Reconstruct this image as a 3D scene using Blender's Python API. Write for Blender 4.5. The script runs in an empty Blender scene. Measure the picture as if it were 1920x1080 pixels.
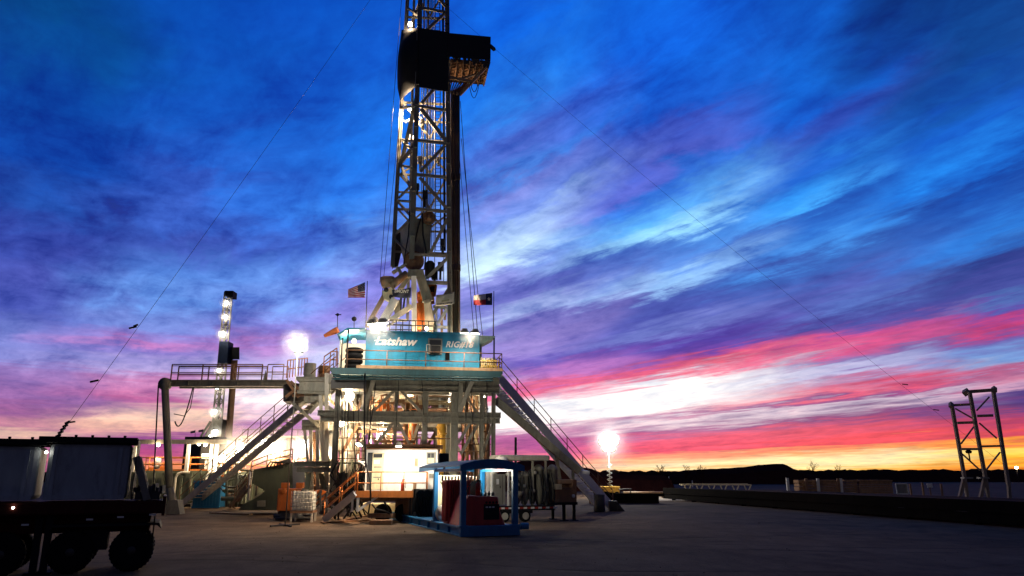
import bpy, bmesh, math, random
from mathutils import Vector as V, Matrix
R = math.radians
rnd = random.Random(11)
sc = bpy.context.scene
col = sc.collection
# ------------------------------------------------------------------ camera
CH = 2.4
PITCH = R(14.28)
FPX = 1387.0
cd = bpy.data.cameras.new('camera'); cam = bpy.data.objects.new('camera', cd); col.objects.link(cam)
cam.location = (0, 0, CH); cam.rotation_euler = (R(90) + PITCH, 0, 0)
cd.sensor_width = 36; cd.lens = 36 * FPX / 1920; cd.clip_start = .1; cd.clip_end = 6000
sc.camera = cam
def ray(u, v):
    rx = (u - 960) / FPX; ry = (540 - v) / FPX
    return V((rx, math.cos(PITCH) - ry * math.sin(PITCH), math.sin(PITCH) + ry * math.cos(PITCH)))
def P(u, v, Y):
    d = ray(u, v); t = Y / d.y
    return V((d.x * t, Y, CH + d.z * t))
def PZ(u, v, z=0.):
    d = ray(u, v); t = (z - CH) / d.z
    return V((d.x * t, d.y * t, z))
class Fr:
    """an upright frame standing on the ground: a along its front, b into depth, c up"""
    def __init__(s, o, deg):
        s.o = V((o[0], o[1], 0)); t = R(deg)
        s.ex = V((math.cos(t), math.sin(t), 0)); s.ey = V((-math.sin(t), math.cos(t), 0)); s.ez = V((0, 0, 1))
    def w(s, a, b, c): return s.o + s.ex * a + s.ey * b + s.ez * c
    def h(s, u, v, b):
        d = ray(u, v); c0 = V((0, 0, CH)); n = s.ey
        t = ((s.o + n * b) - c0).dot(n) / d.dot(n)
        p = c0 + d * t - s.o
        return p.dot(s.ex), p.z
    def p(s, u, v, b):
        a, c = s.h(u, v, b); return s.w(a, b, c)
# ------------------------------------------------------------------ mesh helpers
Z = V((0, 0, 1))
class MB:
    def __init__(s): s.weld = False; s.v = []; s.f = []; s.mi = []; s.m = 0; s.sm = []
    def face(s, pts, smooth=False):
        if smooth: s.weld = True
        i = len(s.v); s.v += [V(p) for p in pts]; s.f.append(tuple(range(i, i + len(pts)))); s.mi.append(s.m); s.sm.append(smooth)
    def hexa(s, lo, hi):
        """lo, hi: two quads of four corners in the same order"""
        i = len(s.v); s.v += [V(p) for p in lo] + [V(p) for p in hi]
        q = [(0, 3, 2, 1), (4, 5, 6, 7), (0, 1, 5, 4), (1, 2, 6, 5), (2, 3, 7, 6), (3, 0, 4, 7)]
        s.f += [tuple(i + k for k in a) for a in q]; s.mi += [s.m] * 6; s.sm += [False] * 6
    def fbox(s, F, a0, a1, b0, b1, c0, c1):
        s.hexa([F.w(a0, b0, c0), F.w(a1, b0, c0), F.w(a1, b1, c0), F.w(a0, b1, c0)], [F.w(a0, b0, c1), F.w(a1, b0, c1), F.w(a1, b1, c1), F.w(a0, b1, c1)])
    def box(s, c, d, ang=0):
        F = Fr((c[0], c[1]), ang); s.fbox(F, -d[0] / 2, d[0] / 2, -d[1] / 2, d[1] / 2, c[2] - d[2] / 2, c[2] + d[2] / 2)
    def bar(s, p, q, w, t, side=None):
        """rectangular bar p-q, t thick along side, w across"""
        p = V(p); q = V(q); d = (q - p).normalized(); side = V(side) if side is not None else V((0, 1, 0))
        e = side - d * side.dot(d)
        if e.length < 1e-3: e = V((1, 0, 0)) - d * d.x
        e.normalize(); n = d.cross(e)
        cs = [(-1, -1), (1, -1), (1, 1), (-1, 1)]
        s.hexa([p + n * (w / 2 * x) + e * (t / 2 * y) for x, y in cs], [q + n * (w / 2 * x) + e * (t / 2 * y) for x, y in cs])
    def ibar(s, p, q, w, t, side=None, k=.12):
        """I section: flanges w apart, t deep along side"""
        p = V(p); q = V(q); d = (q - p).normalized(); side = V(side) if side is not None else V((0, 1, 0))
        e = (side - d * side.dot(d)).normalized(); n = d.cross(e); f = w * k
        for sg in (1, -1): s.bar(p + n * sg * (w / 2 - f / 2), q + n * sg * (w / 2 - f / 2), f, t, e)
        s.bar(p, q, w - 2 * f, t * .14, e)
        L = (q - p).length; m = max(2, int(L / 1.6))
        for i in range(1, m):
            c = p + d * (L * i / m); s.bar(c - n * (w / 2 - f), c + n * (w / 2 - f), .02, t * .92, e)
    def tube(s, p, q, r, r2=None, n=8, cap=True, smooth=True):
        p = V(p); q = V(q); r2 = r if r2 is None else r2
        d = (q - p).normalized(); a = d.orthogonal().normalized(); b = d.cross(a); i = len(s.v)
        for c, rr in ((p, r), (q, r2)):
            for k in range(n):
                t = 2 * math.pi * k / n; s.v.append(c + a * (rr * math.cos(t)) + b * (rr * math.sin(t)))
        for k in range(n):
            k2 = (k + 1) % n; s.f.append((i + k, i + k2, i + n + k2, i + n + k)); s.mi.append(s.m); s.sm.append(smooth)
        if cap:
            s.f.append(tuple(i + k for k in reversed(range(n)))); s.f.append(tuple(i + n + k for k in range(n))); s.mi += [s.m] * 2; s.sm += [False] * 2
    def path(s, pts, r, n=6):
        pts = [V(p) for p in pts]; i0 = len(s.v); a = None
        for j, p in enumerate(pts):
            d = (pts[min(j + 1, len(pts) - 1)] - pts[max(j - 1, 0)]).normalized()
            a = d.orthogonal().normalized() if a is None else (a - d * a.dot(d)).normalized()
            b = d.cross(a)
            for k in range(n):
                t = 2 * math.pi * k / n; s.v.append(p + a * (r * math.cos(t)) + b * (r * math.sin(t)))
        for j in range(len(pts) - 1):
            for k in range(n):
                k2 = (k + 1) % n; o = i0 + j * n
                s.f.append((o + k, o + k2, o + n + k2, o + n + k)); s.mi.append(s.m); s.sm.append(True)
    def lathe(s, c, axis, prof, n=20, smooth=True):
        """prof: list of (radius, distance along axis)"""
        c = V(c); d = V(axis).normalized(); a = d.orthogonal().normalized(); b = d.cross(a); i = len(s.v)
        for r, t in prof:
            for k in range(n):
                th = 2 * math.pi * k / n; s.v.append(c + d * t + a * (r * math.cos(th)) + b * (r * math.sin(th)))
        for j in range(len(prof) - 1):
            for k in range(n):
                k2 = (k + 1) % n; o = i + j * n
                s.f.append((o + k, o + k2, o + n + k2, o + n + k)); s.mi.append(s.m); s.sm.append(smooth)
        if prof[0][0] > 1e-4: s.f.append(tuple(i + k for k in reversed(range(n)))); s.mi.append(s.m); s.sm.append(False)
        o = i + (len(prof) - 1) * n
        if prof[-1][0] > 1e-4: s.f.append(tuple(o + k for k in range(n))); s.mi.append(s.m); s.sm.append(False)
    def prism(s, poly, off):
        """planar polygon extruded by the vector off"""
        off = V(off); n = len(poly); i = len(s.v); s.v += [V(p) for p in poly] + [V(p) + off for p in poly]
        s.f.append(tuple(i + k for k in range(n))); s.f.append(tuple(i + n + k for k in reversed(range(n))))
        for k in range(n):
            k2 = (k + 1) % n; s.f.append((i + k, i + n + k, i + n + k2, i + k2))
        s.mi += [s.m] * (n + 2); s.sm += [False] * (n + 2)
    def build(s, name, mats, parent=None, bevel=0., root=None):
        mats = mats if isinstance(mats, (list, tuple)) else [mats]
        if parent is None:
            xs = [p.x for p in s.v]; ys = [p.y for p in s.v]; zs = [p.z for p in s.v]
            o = V(root) if root is not None else V(((min(xs) + max(xs)) / 2, (min(ys) + max(ys)) / 2, min(zs)))
        else: o = wloc(parent)
        me = bpy.data.meshes.new(name); me.from_pydata([p - o for p in s.v], [], s.f)
        for m in mats: me.materials.append(m)
        me.polygons.foreach_set('material_index', s.mi); me.polygons.foreach_set('use_smooth', s.sm)
        bm = bmesh.new(); bm.from_mesh(me)
        if s.weld: bmesh.ops.remove_doubles(bm, verts=bm.verts, dist=1e-4)
        bmesh.ops.recalc_face_normals(bm, faces=bm.faces); bm.to_mesh(me); bm.free()
        ob = bpy.data.objects.new(name, me); col.objects.link(ob)
        if parent is None: ob.location = o
        else: ob.parent = parent
        if bevel:
            b = ob.modifiers.new('bevel', 'BEVEL'); b.width = bevel; b.segments = 2; b.limit_method = 'ANGLE'
        return ob
def wloc(o):
    l = V(o.location)
    while o.parent: o = o.parent; l += o.location
    return l
def tag(o, label=None, cat=None, group=None, kind=None):
    if label: o['label'] = label
    if cat: o['category'] = cat
    if group: o['group'] = group
    if kind: o['kind'] = kind
    return o
def thing(name, label, cat, loc, group=None):
    o = bpy.data.objects.new(name, None); o.empty_display_size = .3; col.objects.link(o); o.location = loc
    return tag(o, label, cat, group)
def copy_tree(o, parent=None):
    c = o.copy(); col.objects.link(c)
    if parent: c.parent = parent
    for ch in list(o.children): copy_tree(ch, c)
    return c
def lerp(p, q, t): return V(p) * (1 - t) + V(q) * t
def sag(p, q, drop, n=8):
    return [lerp(p, q, i / n) - Z * (drop * 4 * (i / n) * (1 - i / n)) for i in range(n + 1)]
def rail(mb, pts, h, r=.024, mids=(.5,), step=1.8, kick=0.):
    pts = [V(p) for p in pts]
    for p, q in zip(pts, pts[1:]):
        for k in (1.,) + tuple(mids): mb.tube(p + Z * h * k, q + Z * h * k, r, n=6)
        L = (q - p).length; m = max(1, round(L / step))
        for i in range(m + 1): c = lerp(p, q, i / m); mb.tube(c, c + Z * h, r, n=6)
        if kick: mb.bar(p + Z * kick / 2, q + Z * kick / 2, .02, kick, Z)
# ------------------------------------------------------------------ materials
def srgb(h):
    h = h.lstrip('#'); c = [int(h[i:i + 2], 16) / 255 for i in (0, 2, 4)]
    return tuple((x / 12.92 if x <= .04045 else ((x + .055) / 1.055) ** 2.4) for x in c) + (1,)
def mat(name, c, rough=.6, metal=0., var=.35, spec=.5, scale=3., dirt=None, dirt_amt=.45, bump=.0, streak=True):
    m = bpy.data.materials.new(name); m.use_nodes = True; nt = m.node_tree; b = nt.nodes['Principled BSDF']
    L = nt.links.new; N = nt.nodes.new
    tc = N('ShaderNodeTexCoord'); mp = N('ShaderNodeMapping'); mp.inputs['Scale'].default_value = (1, 1, .35) if streak else (1, 1, 1)
    L(tc.outputs['Object'], mp.inputs[0])
    n1 = N('ShaderNodeTexNoise'); n1.inputs['Scale'].default_value = scale; n1.inputs['Detail'].default_value = 6; n1.inputs['Roughness'].default_value = .65
    L(mp.outputs[0], n1.inputs[0])
    cr = N('ShaderNodeValToRGB'); cr.color_ramp.elements[0].position = .3; cr.color_ramp.elements[1].position = .7
    lo = 1 - var; hi = 1 + var * .35
    cr.color_ramp.elements[0].color = (c[0] * lo, c[1] * lo, c[2] * lo, 1); cr.color_ramp.elements[1].color = (min(1, c[0] * hi), min(1, c[1] * hi), min(1, c[2] * hi), 1)
    L(n1.outputs[0], cr.inputs[0]); out = cr.outputs[0]
    if dirt is not None:
        n2 = N('ShaderNodeTexNoise'); n2.inputs['Scale'].default_value = scale * 2.7; n2.inputs['Detail'].default_value = 8; n2.inputs['Roughness'].default_value = .7
        L(mp.outputs[0], n2.inputs[0])
        r2 = N('ShaderNodeValToRGB'); r2.color_ramp.elements[0].position = .52; r2.color_ramp.elements[1].position = .68
        L(n2.outputs[0], r2.inputs[0]); ml = N('ShaderNodeMath'); ml.operation = 'MULTIPLY'; ml.inputs[1].default_value = dirt_amt; L(r2.outputs[0], ml.inputs[0])
        mx = N('ShaderNodeMix'); mx.data_type = 'RGBA'; L(ml.outputs[0], mx.inputs[0]); L(out, mx.inputs[6]); mx.inputs[7].default_value = tuple(dirt) + (1,); out = mx.outputs[2]
    L(out, b.inputs['Base Color']); b.inputs['Metallic'].default_value = metal; b.inputs['Specular IOR Level'].default_value = spec
    rr = N('ShaderNodeMapRange'); rr.inputs[3].default_value = max(.05, rough - .15); rr.inputs[4].default_value = min(1, rough + .15); L(n1.outputs[0], rr.inputs[0]); L(rr.outputs[0], b.inputs['Roughness'])
    if bump:
        bp = N('ShaderNodeBump'); bp.inputs['Strength'].default_value = bump; bp.inputs['Distance'].default_value = .05; L(n1.outputs[0], bp.inputs['Height']); L(bp.outputs[0], b.inputs['Normal'])
    return m
def emat(name, c, s):
    m = bpy.data.materials.new(name); m.use_nodes = True; b = m.node_tree.nodes['Principled BSDF']
    b.inputs['Base Color'].default_value = (.8, .8, .8, 1); b.inputs['Emission Color'].default_value = tuple(c) + (1,); b.inputs['Emission Strength'].default_value = s
    return m
RUST = (.13, .05, .02); GRIME = (.035, .028, .02)
M = {}
M['steel'] = mat('grey_green_paint', (.25, .24, .19), .55, var=.45, dirt=(.11, .07, .04), dirt_amt=.6, scale=2.2)
M['steel2'] = mat('pale_grey_paint', (.5, .47, .4), .5, dirt=(.2, .13, .07), scale=2.2)
M['mast'] = mat('mast_paint', (.26, .25, .22), .5, dirt=(.2, .14, .08), scale=2.)
M['brown'] = mat('rusty_brown', (.22, .11, .055), .75, dirt=(.06, .03, .02), scale=3)
M['pipe'] = mat('pipe_steel', (.13, .085, .06), .5, .5, dirt=(.03, .02, .015))
M['dark'] = mat('dark_steel', (.035, .034, .036), .6, .2)
M['black'] = mat('black_rubber', (.01, .01, .011), .9, spec=.08)
M['tarp'] = mat('black_tarp', (.006, .008, .014), .8, var=.3, scale=1.2, bump=.3)
M['teal'] = mat('turquoise_paint', (.01, .27, .46), .5, var=.35, dirt=(.04, .1, .13), dirt_amt=.55, scale=1.5)
M['teal2'] = mat('deck_teal', (.016, .065, .08), .65, dirt=(.012, .03, .035))
M['white'] = mat('white_paint', (.8, .79, .75), .45, var=.1, dirt=(.45, .38, .28), dirt_amt=.3)
M['orange'] = mat('orange_rail', (.62, .19, .035), .5, var=.25, dirt=(.2, .07, .03))
M['redorange'] = mat('orange_machine', (.62, .15, .02), .5, var=.3, dirt=(.12, .05, .02), scale=4)
M['yellow'] = mat('yellow_paint', (.7, .42, .06), .5, dirt=(.25, .13, .04))
M['blue'] = mat('blue_skid', (.006, .15, .36), .5, var=.3, dirt=(.012, .1, .18), dirt_amt=.4)
M['red'] = mat('dark_red_paint', (.5, .03, .028), .4, dirt=(.2, .02, .018))
M['ext'] = mat('extinguisher_red', (.45, .03, .015), .3)
M['green'] = mat('tank_green', (.13, .15, .105), .65, dirt=(.06, .05, .03), scale=1.6)
M['cream'] = mat('cream_panel', (.75, .66, .42), .5, dirt=(.4, .3, .14), dirt_amt=.3)
M['trailer'] = mat('trailer_maroon', (.06, .014, .01), .7, spec=.1, dirt=(.02, .008, .006))
M['tank'] = mat('box_pale_blue', (.36, .42, .46), .5, dirt=(.05, .055, .06), scale=1.2)
M['truckblack'] = mat('black_frame', (.012, .013, .016), .7, spec=.15)
M['glass'] = mat('window_glass', (.05, .055, .06), .12, var=.1)
M['wood'] = mat('timber', (.3, .17, .09), .8, dirt=(.1, .05, .03), scale=5)
M['lumber'] = mat('lumber_stack', (.36, .2, .09), .85, dirt=(.1, .05, .02), scale=5)
M['letter'] = mat('letter_white', (.88, .87, .84), .5, var=.06)
M['darkgreen'] = mat('dark_tank_green', (.05, .062, .045), .7, dirt=(.03, .025, .015), scale=1.6)  # even green, darker than the mud tanks
M['weathered'] = mat('weathered_steel', (.32, .25, .2), .7, spec=.2, dirt=(.09, .05, .03))
M['leg'] = mat('walkway_grey', (.2, .19, .16), .7, spec=.2, dirt=(.09, .065, .04))
M['tote'] = mat('tote_plastic', (.72, .72, .66), .4, var=.15)
M['cable'] = mat('cable_black', (.01, .01, .012), .6)
M['tan'] = mat('tan_arm', (.42, .26, .14), .55, dirt=(.13, .07, .03), scale=3)
M['rackpaint'] = mat('rack_steel', (.011, .009, .008), .9, spec=.02, dirt=(.006, .005, .004))
M['cabinet'] = mat('cabinet_grey', (.27, .26, .22), .5, dirt=(.1, .09, .07))
M['lamp'] = emat('lamp_glow', (1., .94, .82), 30)
M['lampw'] = emat('lamp_glow_warm', (1., .72, .4), 25)
M['lampsmall'] = emat('small_lamp_glow', (1., .9, .75), 20)
# ------------------------------------------------------------------ sky
def sky():
    w = bpy.data.worlds.new('World'); sc.world = w; w.use_nodes = True; nt = w.node_tree; nt.nodes.clear(); N = nt.nodes.new; L = nt.links.new
    def setin(s, x):
        if isinstance(x, (int, float)): s.default_value = x
        else: L(x, s)
    def m(op, *a):
        n = N('ShaderNodeMath'); n.operation = op
        for i, x in enumerate(a): setin(n.inputs[i], x)
        return n.outputs[0]
    tc = N('ShaderNodeTexCoord'); nm = N('ShaderNodeVectorMath'); nm.operation = 'NORMALIZE'; L(tc.outputs['Generated'], nm.inputs[0])
    sp = N('ShaderNodeSeparateXYZ'); L(nm.outputs[0], sp.inputs[0]); x, y, z = sp.outputs
    az0 = m('ARCTAN2', x, y)
    hz = m('SQRT', m('ADD', m('MULTIPLY', x, x), m('MULTIPLY', y, y)))
    T = m('DIVIDE', m('MAXIMUM', z, 0.), m('MAXIMUM', hz, .15))
    den = m('ADD', m('SMOOTH_MAX', az0, -.2, .3), .75)
    S0 = m('DIVIDE', T, den)
    def noise(vec, scale, detail, rough=.6, dist=0., off=0.):
        c = N('ShaderNodeCombineXYZ')
        for i, q in enumerate(vec): setin(c.inputs[i], q)
        n = N('ShaderNodeTexNoise'); n.inputs['Scale'].default_value = scale; n.inputs['Detail'].default_value = detail; n.inputs['Roughness'].default_value = rough; n.inputs['Distortion'].default_value = dist
        L(c.outputs[0], n.inputs[0]); return n.outputs[0]
    ls = m('LOGARITHM', m('ADD', S0, .09), math.e)
    # cloud deck seen in perspective: distances on a flat layer overhead, u along the wind, v across it
    zz = m('ADD', m('MAXIMUM', z, 0.), .13); px = m('DIVIDE', x, zz); py = m('DIVIDE', y, zz)
    wa = R(-36); pu = m('ADD', m('MULTIPLY', px, math.sin(wa)), m('MULTIPLY', py, math.cos(wa))); pv = m('SUBTRACT', m('MULTIPLY', px, math.cos(wa)), m('MULTIPLY', py, math.sin(wa)))
    nA = noise((m('MULTIPLY', az0, 2.2), m('MULTIPLY', ls, 2.6), 3.1), 1.6, 6, .55, .4)
    nB = noise((m('MULTIPLY', pu, .55), pv, 4.7), 2.1, 9, .6, .7)
    nE = noise((m('MULTIPLY', pu, .6), pv, 8.2), 5.5, 8, .62, .5)
    nF = noise((m('MULTIPLY', pu, .7), pv, 2.9), 13., 6, .62, .4)
    nC = noise((m('MULTIPLY', az0, 7.), m('MULTIPLY', ls, 22.), 1.3), 1.2, 7, .62, .25)
    nD = noise((m('MULTIPLY', az0, 2.6), m('MULTIPLY', ls, 3.2), 9.4), 1.5, 5, .5, .3)
    cA = m('SUBTRACT', nA, .5); cB = m('SUBTRACT', nB, .5); cC = m('SUBTRACT', nC, .5); cD = m('SUBTRACT', nD, .5); cE = m('SUBTRACT', nE, .5)
    fade = N('ShaderNodeMapRange'); fade.inputs[1].default_value = .06; fade.inputs[2].default_value = .5; fade.inputs[3].default_value = .14; fade.inputs[4].default_value = 1.; L(S0, fade.inputs[0])
    near = m('SUBTRACT', 1., fade.outputs[0])
    wv = m('ADD', m('MULTIPLY', m('ADD', m('ADD', m('MULTIPLY', cA, .2), m('MULTIPLY', cB, .38)), m('MULTIPLY', cE, .24)), fade.outputs[0]), m('MULTIPLY', m('MULTIPLY', cC, .34), m('ADD', near, .12)))
    S = m('MAXIMUM', m('ADD', S0, m('MULTIPLY', wv, m('ADD', S0, .07))), 0.)
    az = m('ADD', az0, m('ADD', m('MULTIPLY', cD, .25), m('MULTIPLY', cB, .2)))
    SM = 1.7
    Sn = m('DIVIDE', S, SM)
    COLS = SKYCOLS
    def S_of(u, v):
        d = ray(u, v); a = math.atan2(d.x, d.y); t = d.z / math.hypot(d.x, d.y)
        k = .3; q = max(a, -.2) + max(0, k - abs(a + .2)) ** 2 * .25 / k
        return max(0, t) / (q + .75)
    out = None; last = None
    for (u, az_c, stops) in COLS:
        r = N('ShaderNodeValToRGB'); e = r.color_ramp; e.interpolation = 'EASE'
        pts = sorted(((S_of(u, v) if u is not None else v) / SM, c) for v, c in stops)
        pts = [(min(1, p), c) for p, c in pts]
        e.elements[0].position = pts[0][0]; e.elements[0].color = srgb(pts[0][1]); e.elements[1].position = pts[-1][0]; e.elements[1].color = srgb(pts[-1][1])
        for p, c in pts[1:-1]: k = e.elements.new(p); k.color = srgb(c)
        L(Sn, r.inputs[0])
        if out is None: out = r.outputs[0]
        else:
            mr = N('ShaderNodeMapRange'); mr.interpolation_type = 'SMOOTHSTEP'; mr.inputs[1].default_value = last; mr.inputs[2].default_value = az_c; L(az, mr.inputs[0])
            mx = N('ShaderNodeMix'); mx.data_type = 'RGBA'; L(mr.outputs[0], mx.inputs[0]); L(out, mx.inputs[6]); L(r.outputs[0], mx.inputs[7]); out = mx.outputs[2]
        last = az_c
    # fine cloud texture: lighten and darken
    low = N('ShaderNodeMapRange'); low.inputs[1].default_value = .1; low.inputs[2].default_value = .42; low.inputs[3].default_value = .42; low.inputs[4].default_value = 1.; L(S0, low.inputs[0])
    calm = N('ShaderNodeMapRange'); calm.inputs[1].default_value = .6; calm.inputs[2].default_value = 1.2; calm.inputs[3].default_value = 1.; calm.inputs[4].default_value = .5; L(S0, calm.inputs[0])
    cl = m('MULTIPLY', m('MULTIPLY', low.outputs[0], calm.outputs[0]), m('ADD', m('MULTIPLY', cB, 1.9), m('ADD', m('ADD', m('MULTIPLY', cE, 2.1), m('MULTIPLY', m('SUBTRACT', nF, .5), 1.2)), m('MULTIPLY', cC, .5))))
    cx = N('ShaderNodeCombineXYZ')
    for k_, (g_, f_) in enumerate(((1.25, .4), (1.05, .42), (.62, .6))): L(m('MAXIMUM', m('ADD', 1., m('MULTIPLY', cl, g_)), f_), cx.inputs[k_])
    vs = N('ShaderNodeVectorMath'); vs.operation = 'MULTIPLY'; L(out, vs.inputs[0]); L(cx.outputs[0], vs.inputs[1])
    # the clear twilight sky above the clouds
    sk = N('ShaderNodeTexSky'); sk.sky_type = 'NISHITA'; sk.sun_disc = False; sk.sun_elevation = R(1.); sk.sun_rotation = R(22)
    bg1 = N('ShaderNodeBackground'); hs = N('ShaderNodeHueSaturation'); hs.inputs['Saturation'].default_value = 1.0; L(vs.outputs[0], hs.inputs['Color']); L(hs.outputs[0], bg1.inputs[0]); bg1.inputs[1].default_value = 1.06
    bg2 = N('ShaderNodeBackground'); L(sk.outputs[0], bg2.inputs[0]); bg2.inputs[1].default_value = .004
    ad = N('ShaderNodeAddShader'); L(bg1.outputs[0], ad.inputs[0]); L(bg2.outputs[0], ad.inputs[1])
    o = N('ShaderNodeOutputWorld'); L(ad.outputs[0], o.inputs[0])
def ac(u): return math.atan((u - 960) / FPX / 1.0)
BACK = [(0., '40343e'), (.06, '443c50'), (.2, '2c3450'), (.5, '1c2c4a'), (1.2, '142444')]
SKYCOLS = [
 (None, -1.35, BACK),
 (30, ac(30), [(0, '024084'), (80, '034896'), (200, '0648a8'), (300, '0c48ae'), (380, '1e4aa8'), (450, '3448a8'), (520, '4652b0'), (570, '4452b0'), (620, '6a78c8'), (660, '7a80cc'), (700, '8a6cb2'), (740, '9668aa'), (770, 'a0629c'), (797, 'b87a96'), (815, 'e6baa8'), (835, 'b87098'), (885, 'a0507c')]),
 (320, ac(320), [(0, '0448ac'), (80, '0650b8'), (150, '0a52bc'), (220, '1058c4'), (300, '205cc8'), (350, '3058c0'), (420, '3458bc'), (450, '3c54b4'), (500, '4c7ad2'), (550, '5c8add'), (600, '6c82d2'), (625, '8878c8'), (640, 'b878c0'), (660, '8a7acc'), (690, 'b4a4dc'), (718, 'c47cb2'), (750, 'b86098'), (775, 'f4ccb8'), (800, 'eab4a4'), (822, '985090'), (850, 'b84c84'), (875, 'f09060')]),
 (520, ac(520), [(0, '0650c0'), (100, '0a56c6'), (200, '105ccc'), (300, '1c60cc'), (380, '2a68d4'), (450, '3a60c4'), (500, '5c8ae2'), (550, '6c92e6'), (600, '7874cc'), (640, 'a078c4'), (680, 'b4a8e4'), (705, 'dcc8ea'), (735, 'fdeef4'), (768, 'f6d4e4'), (790, 'b878b8'), (820, 'a85c9c'), (860, 'e07898'), (885, 'f0a078')]),
 (680, ac(680), [(0, '0856c8'), (100, '0e5cd0'), (200, '1464d4'), (300, '226cdc'), (380, '357ce4'), (430, '5a8ce4'), (480, '7090e4'), (520, '7878d4'), (560, '8680da'), (600, '9ca4ea'), (650, 'c8d0f8'), (700, 'b8b0e8'), (740, 'f6e4ee'), (780, 'c880b8'), (820, 'b86aa8'), (870, 'e88c80')]),
 (960, ac(960), [(-300, '0450c0'), (50, '0a60dc'), (120, '1a70e0'), (200, '2878e0'), (250, '4078e0'), (290, '5270d4'), (330, '4a82e0'), (360, '7282d8'), (400, '6c8ce4'), (430, '9cbcf2'), (470, 'bcdcf9'), (500, '8088d8'), (540, '5860b8'), (560, '6468c0'), (590, 'a0b0e8'), (620, '8078c8'), (650, '9080cc'), (685, '6858b8'), (715, 'c07ac8'), (738, 'f06890'), (752, 'f8b0c8'), (764, 'ffffff'), (797, 'fff4f6'), (815, 'b868a0'), (840, 'b85898'), (860, 'f07898'), (890, 'ff9a84')]),
 (1280, ac(1280), [(-300, '044cb8'), (50, '0a5cd8'), (120, '0c5cd4'), (200, '1458cc'), (260, '4058c4'), (300, '5060c8'), (330, '3070d8'), (370, '50a0f0'), (410, '8accfa'), (440, '4078d0'), (480, '5080d8'), (510, '88b8f0'), (540, '4050a8'), (580, '4450ac'), (608, '6472c2'), (640, '4838a0'), (665, '6a42a8'), (690, 'f05878'), (702, 'f898b0'), (713, 'ffffff'), (762, 'fffafa'), (775, 'c080a8'), (790, 'f0e0e8'), (805, 'a06898'), (825, 'f06080'), (845, 'e85070'), (860, 'ffb080'), (872, 'fff0c0'), (886, 'ffb860')]),
 (1600, ac(1600), [(-300, '0444a8'), (50, '0854c0'), (130, '0a54c4'), (200, '2a4ab2'), (270, '1860cc'), (310, '2888e8'), (335, '389af2'), (370, '1c58b8'), (400, '2468c8'), (430, '3a8ae4'), (470, '2c5ab0'), (540, '4858b0'), (570, '5272c4'), (600, '4048a0'), (616, '6048a0'), (634, 'c84a8c'), (652, 'd05088'), (664, '9a62a4'), (672, '8070b0'), (690, 'b8c0e8'), (708, 'b080b0'), (730, 'e05078'), (746, '7c4488'), (760, 'dcccdc'), (775, '604080'), (800, 'd85070'), (830, 'ee4a60'), (843, 'f49868'), (853, 'ffe8b0'), (865, 'fff2b8'), (877, 'ffd870'), (890, 'f68a30')]),
 (1890, ac(1890), [(-300, '03307c'), (50, '063c88'), (120, '0848a0'), (200, '0c58c4'), (260, '187ae2'), (300, '1068d0'), (350, '0c48a8'), (380, '1858b8'), (420, '2272d2'), (460, '2868c0'), (500, '2a4090'), (540, '404a9e'), (560, '4868b0'), (578, '5a4aa8'), (592, '9c3c88'), (605, 'c83c78'), (617, '9a4a94'), (630, '6858a8'), (660, '6a94d4'), (680, '8ca4d4'), (700, 'b84878'), (720, 'd0a0c0'), (740, '403080'), (770, '503880'), (790, 'b03868'), (815, 'd84858'), (832, 'f49840'), (847, 'ffd868'), (864, 'ffc040'), (882, 'e86810')]),
 (None, .95, [(0., 'c04028'), (.03, 'a03858'), (.08, '503878'), (.2, '284488'), (.5, '0a3478'), (1.2, '042458')]),
 (None, 1.5, BACK),
]
sky()
sun = bpy.data.lights.new('sun', 'SUN'); sun.energy = .12; sun.angle = R(6); sun.color = (1, .62, .4)
so = bpy.data.objects.new('sun', sun); col.objects.link(so); so.rotation_euler = (R(88.5), 0, R(180 - 22)); so.location = (0, 0, 60)
sc.view_settings.view_transform = 'Standard'; sc.view_settings.look = 'None'; sc.view_settings.exposure = 0; sc.view_settings.gamma = 1
sc.cycles.use_denoising = True
sc.cycles.max_bounces = 6; sc.cycles.diffuse_bounces = 3; sc.cycles.sample_clamp_indirect = 3
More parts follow.
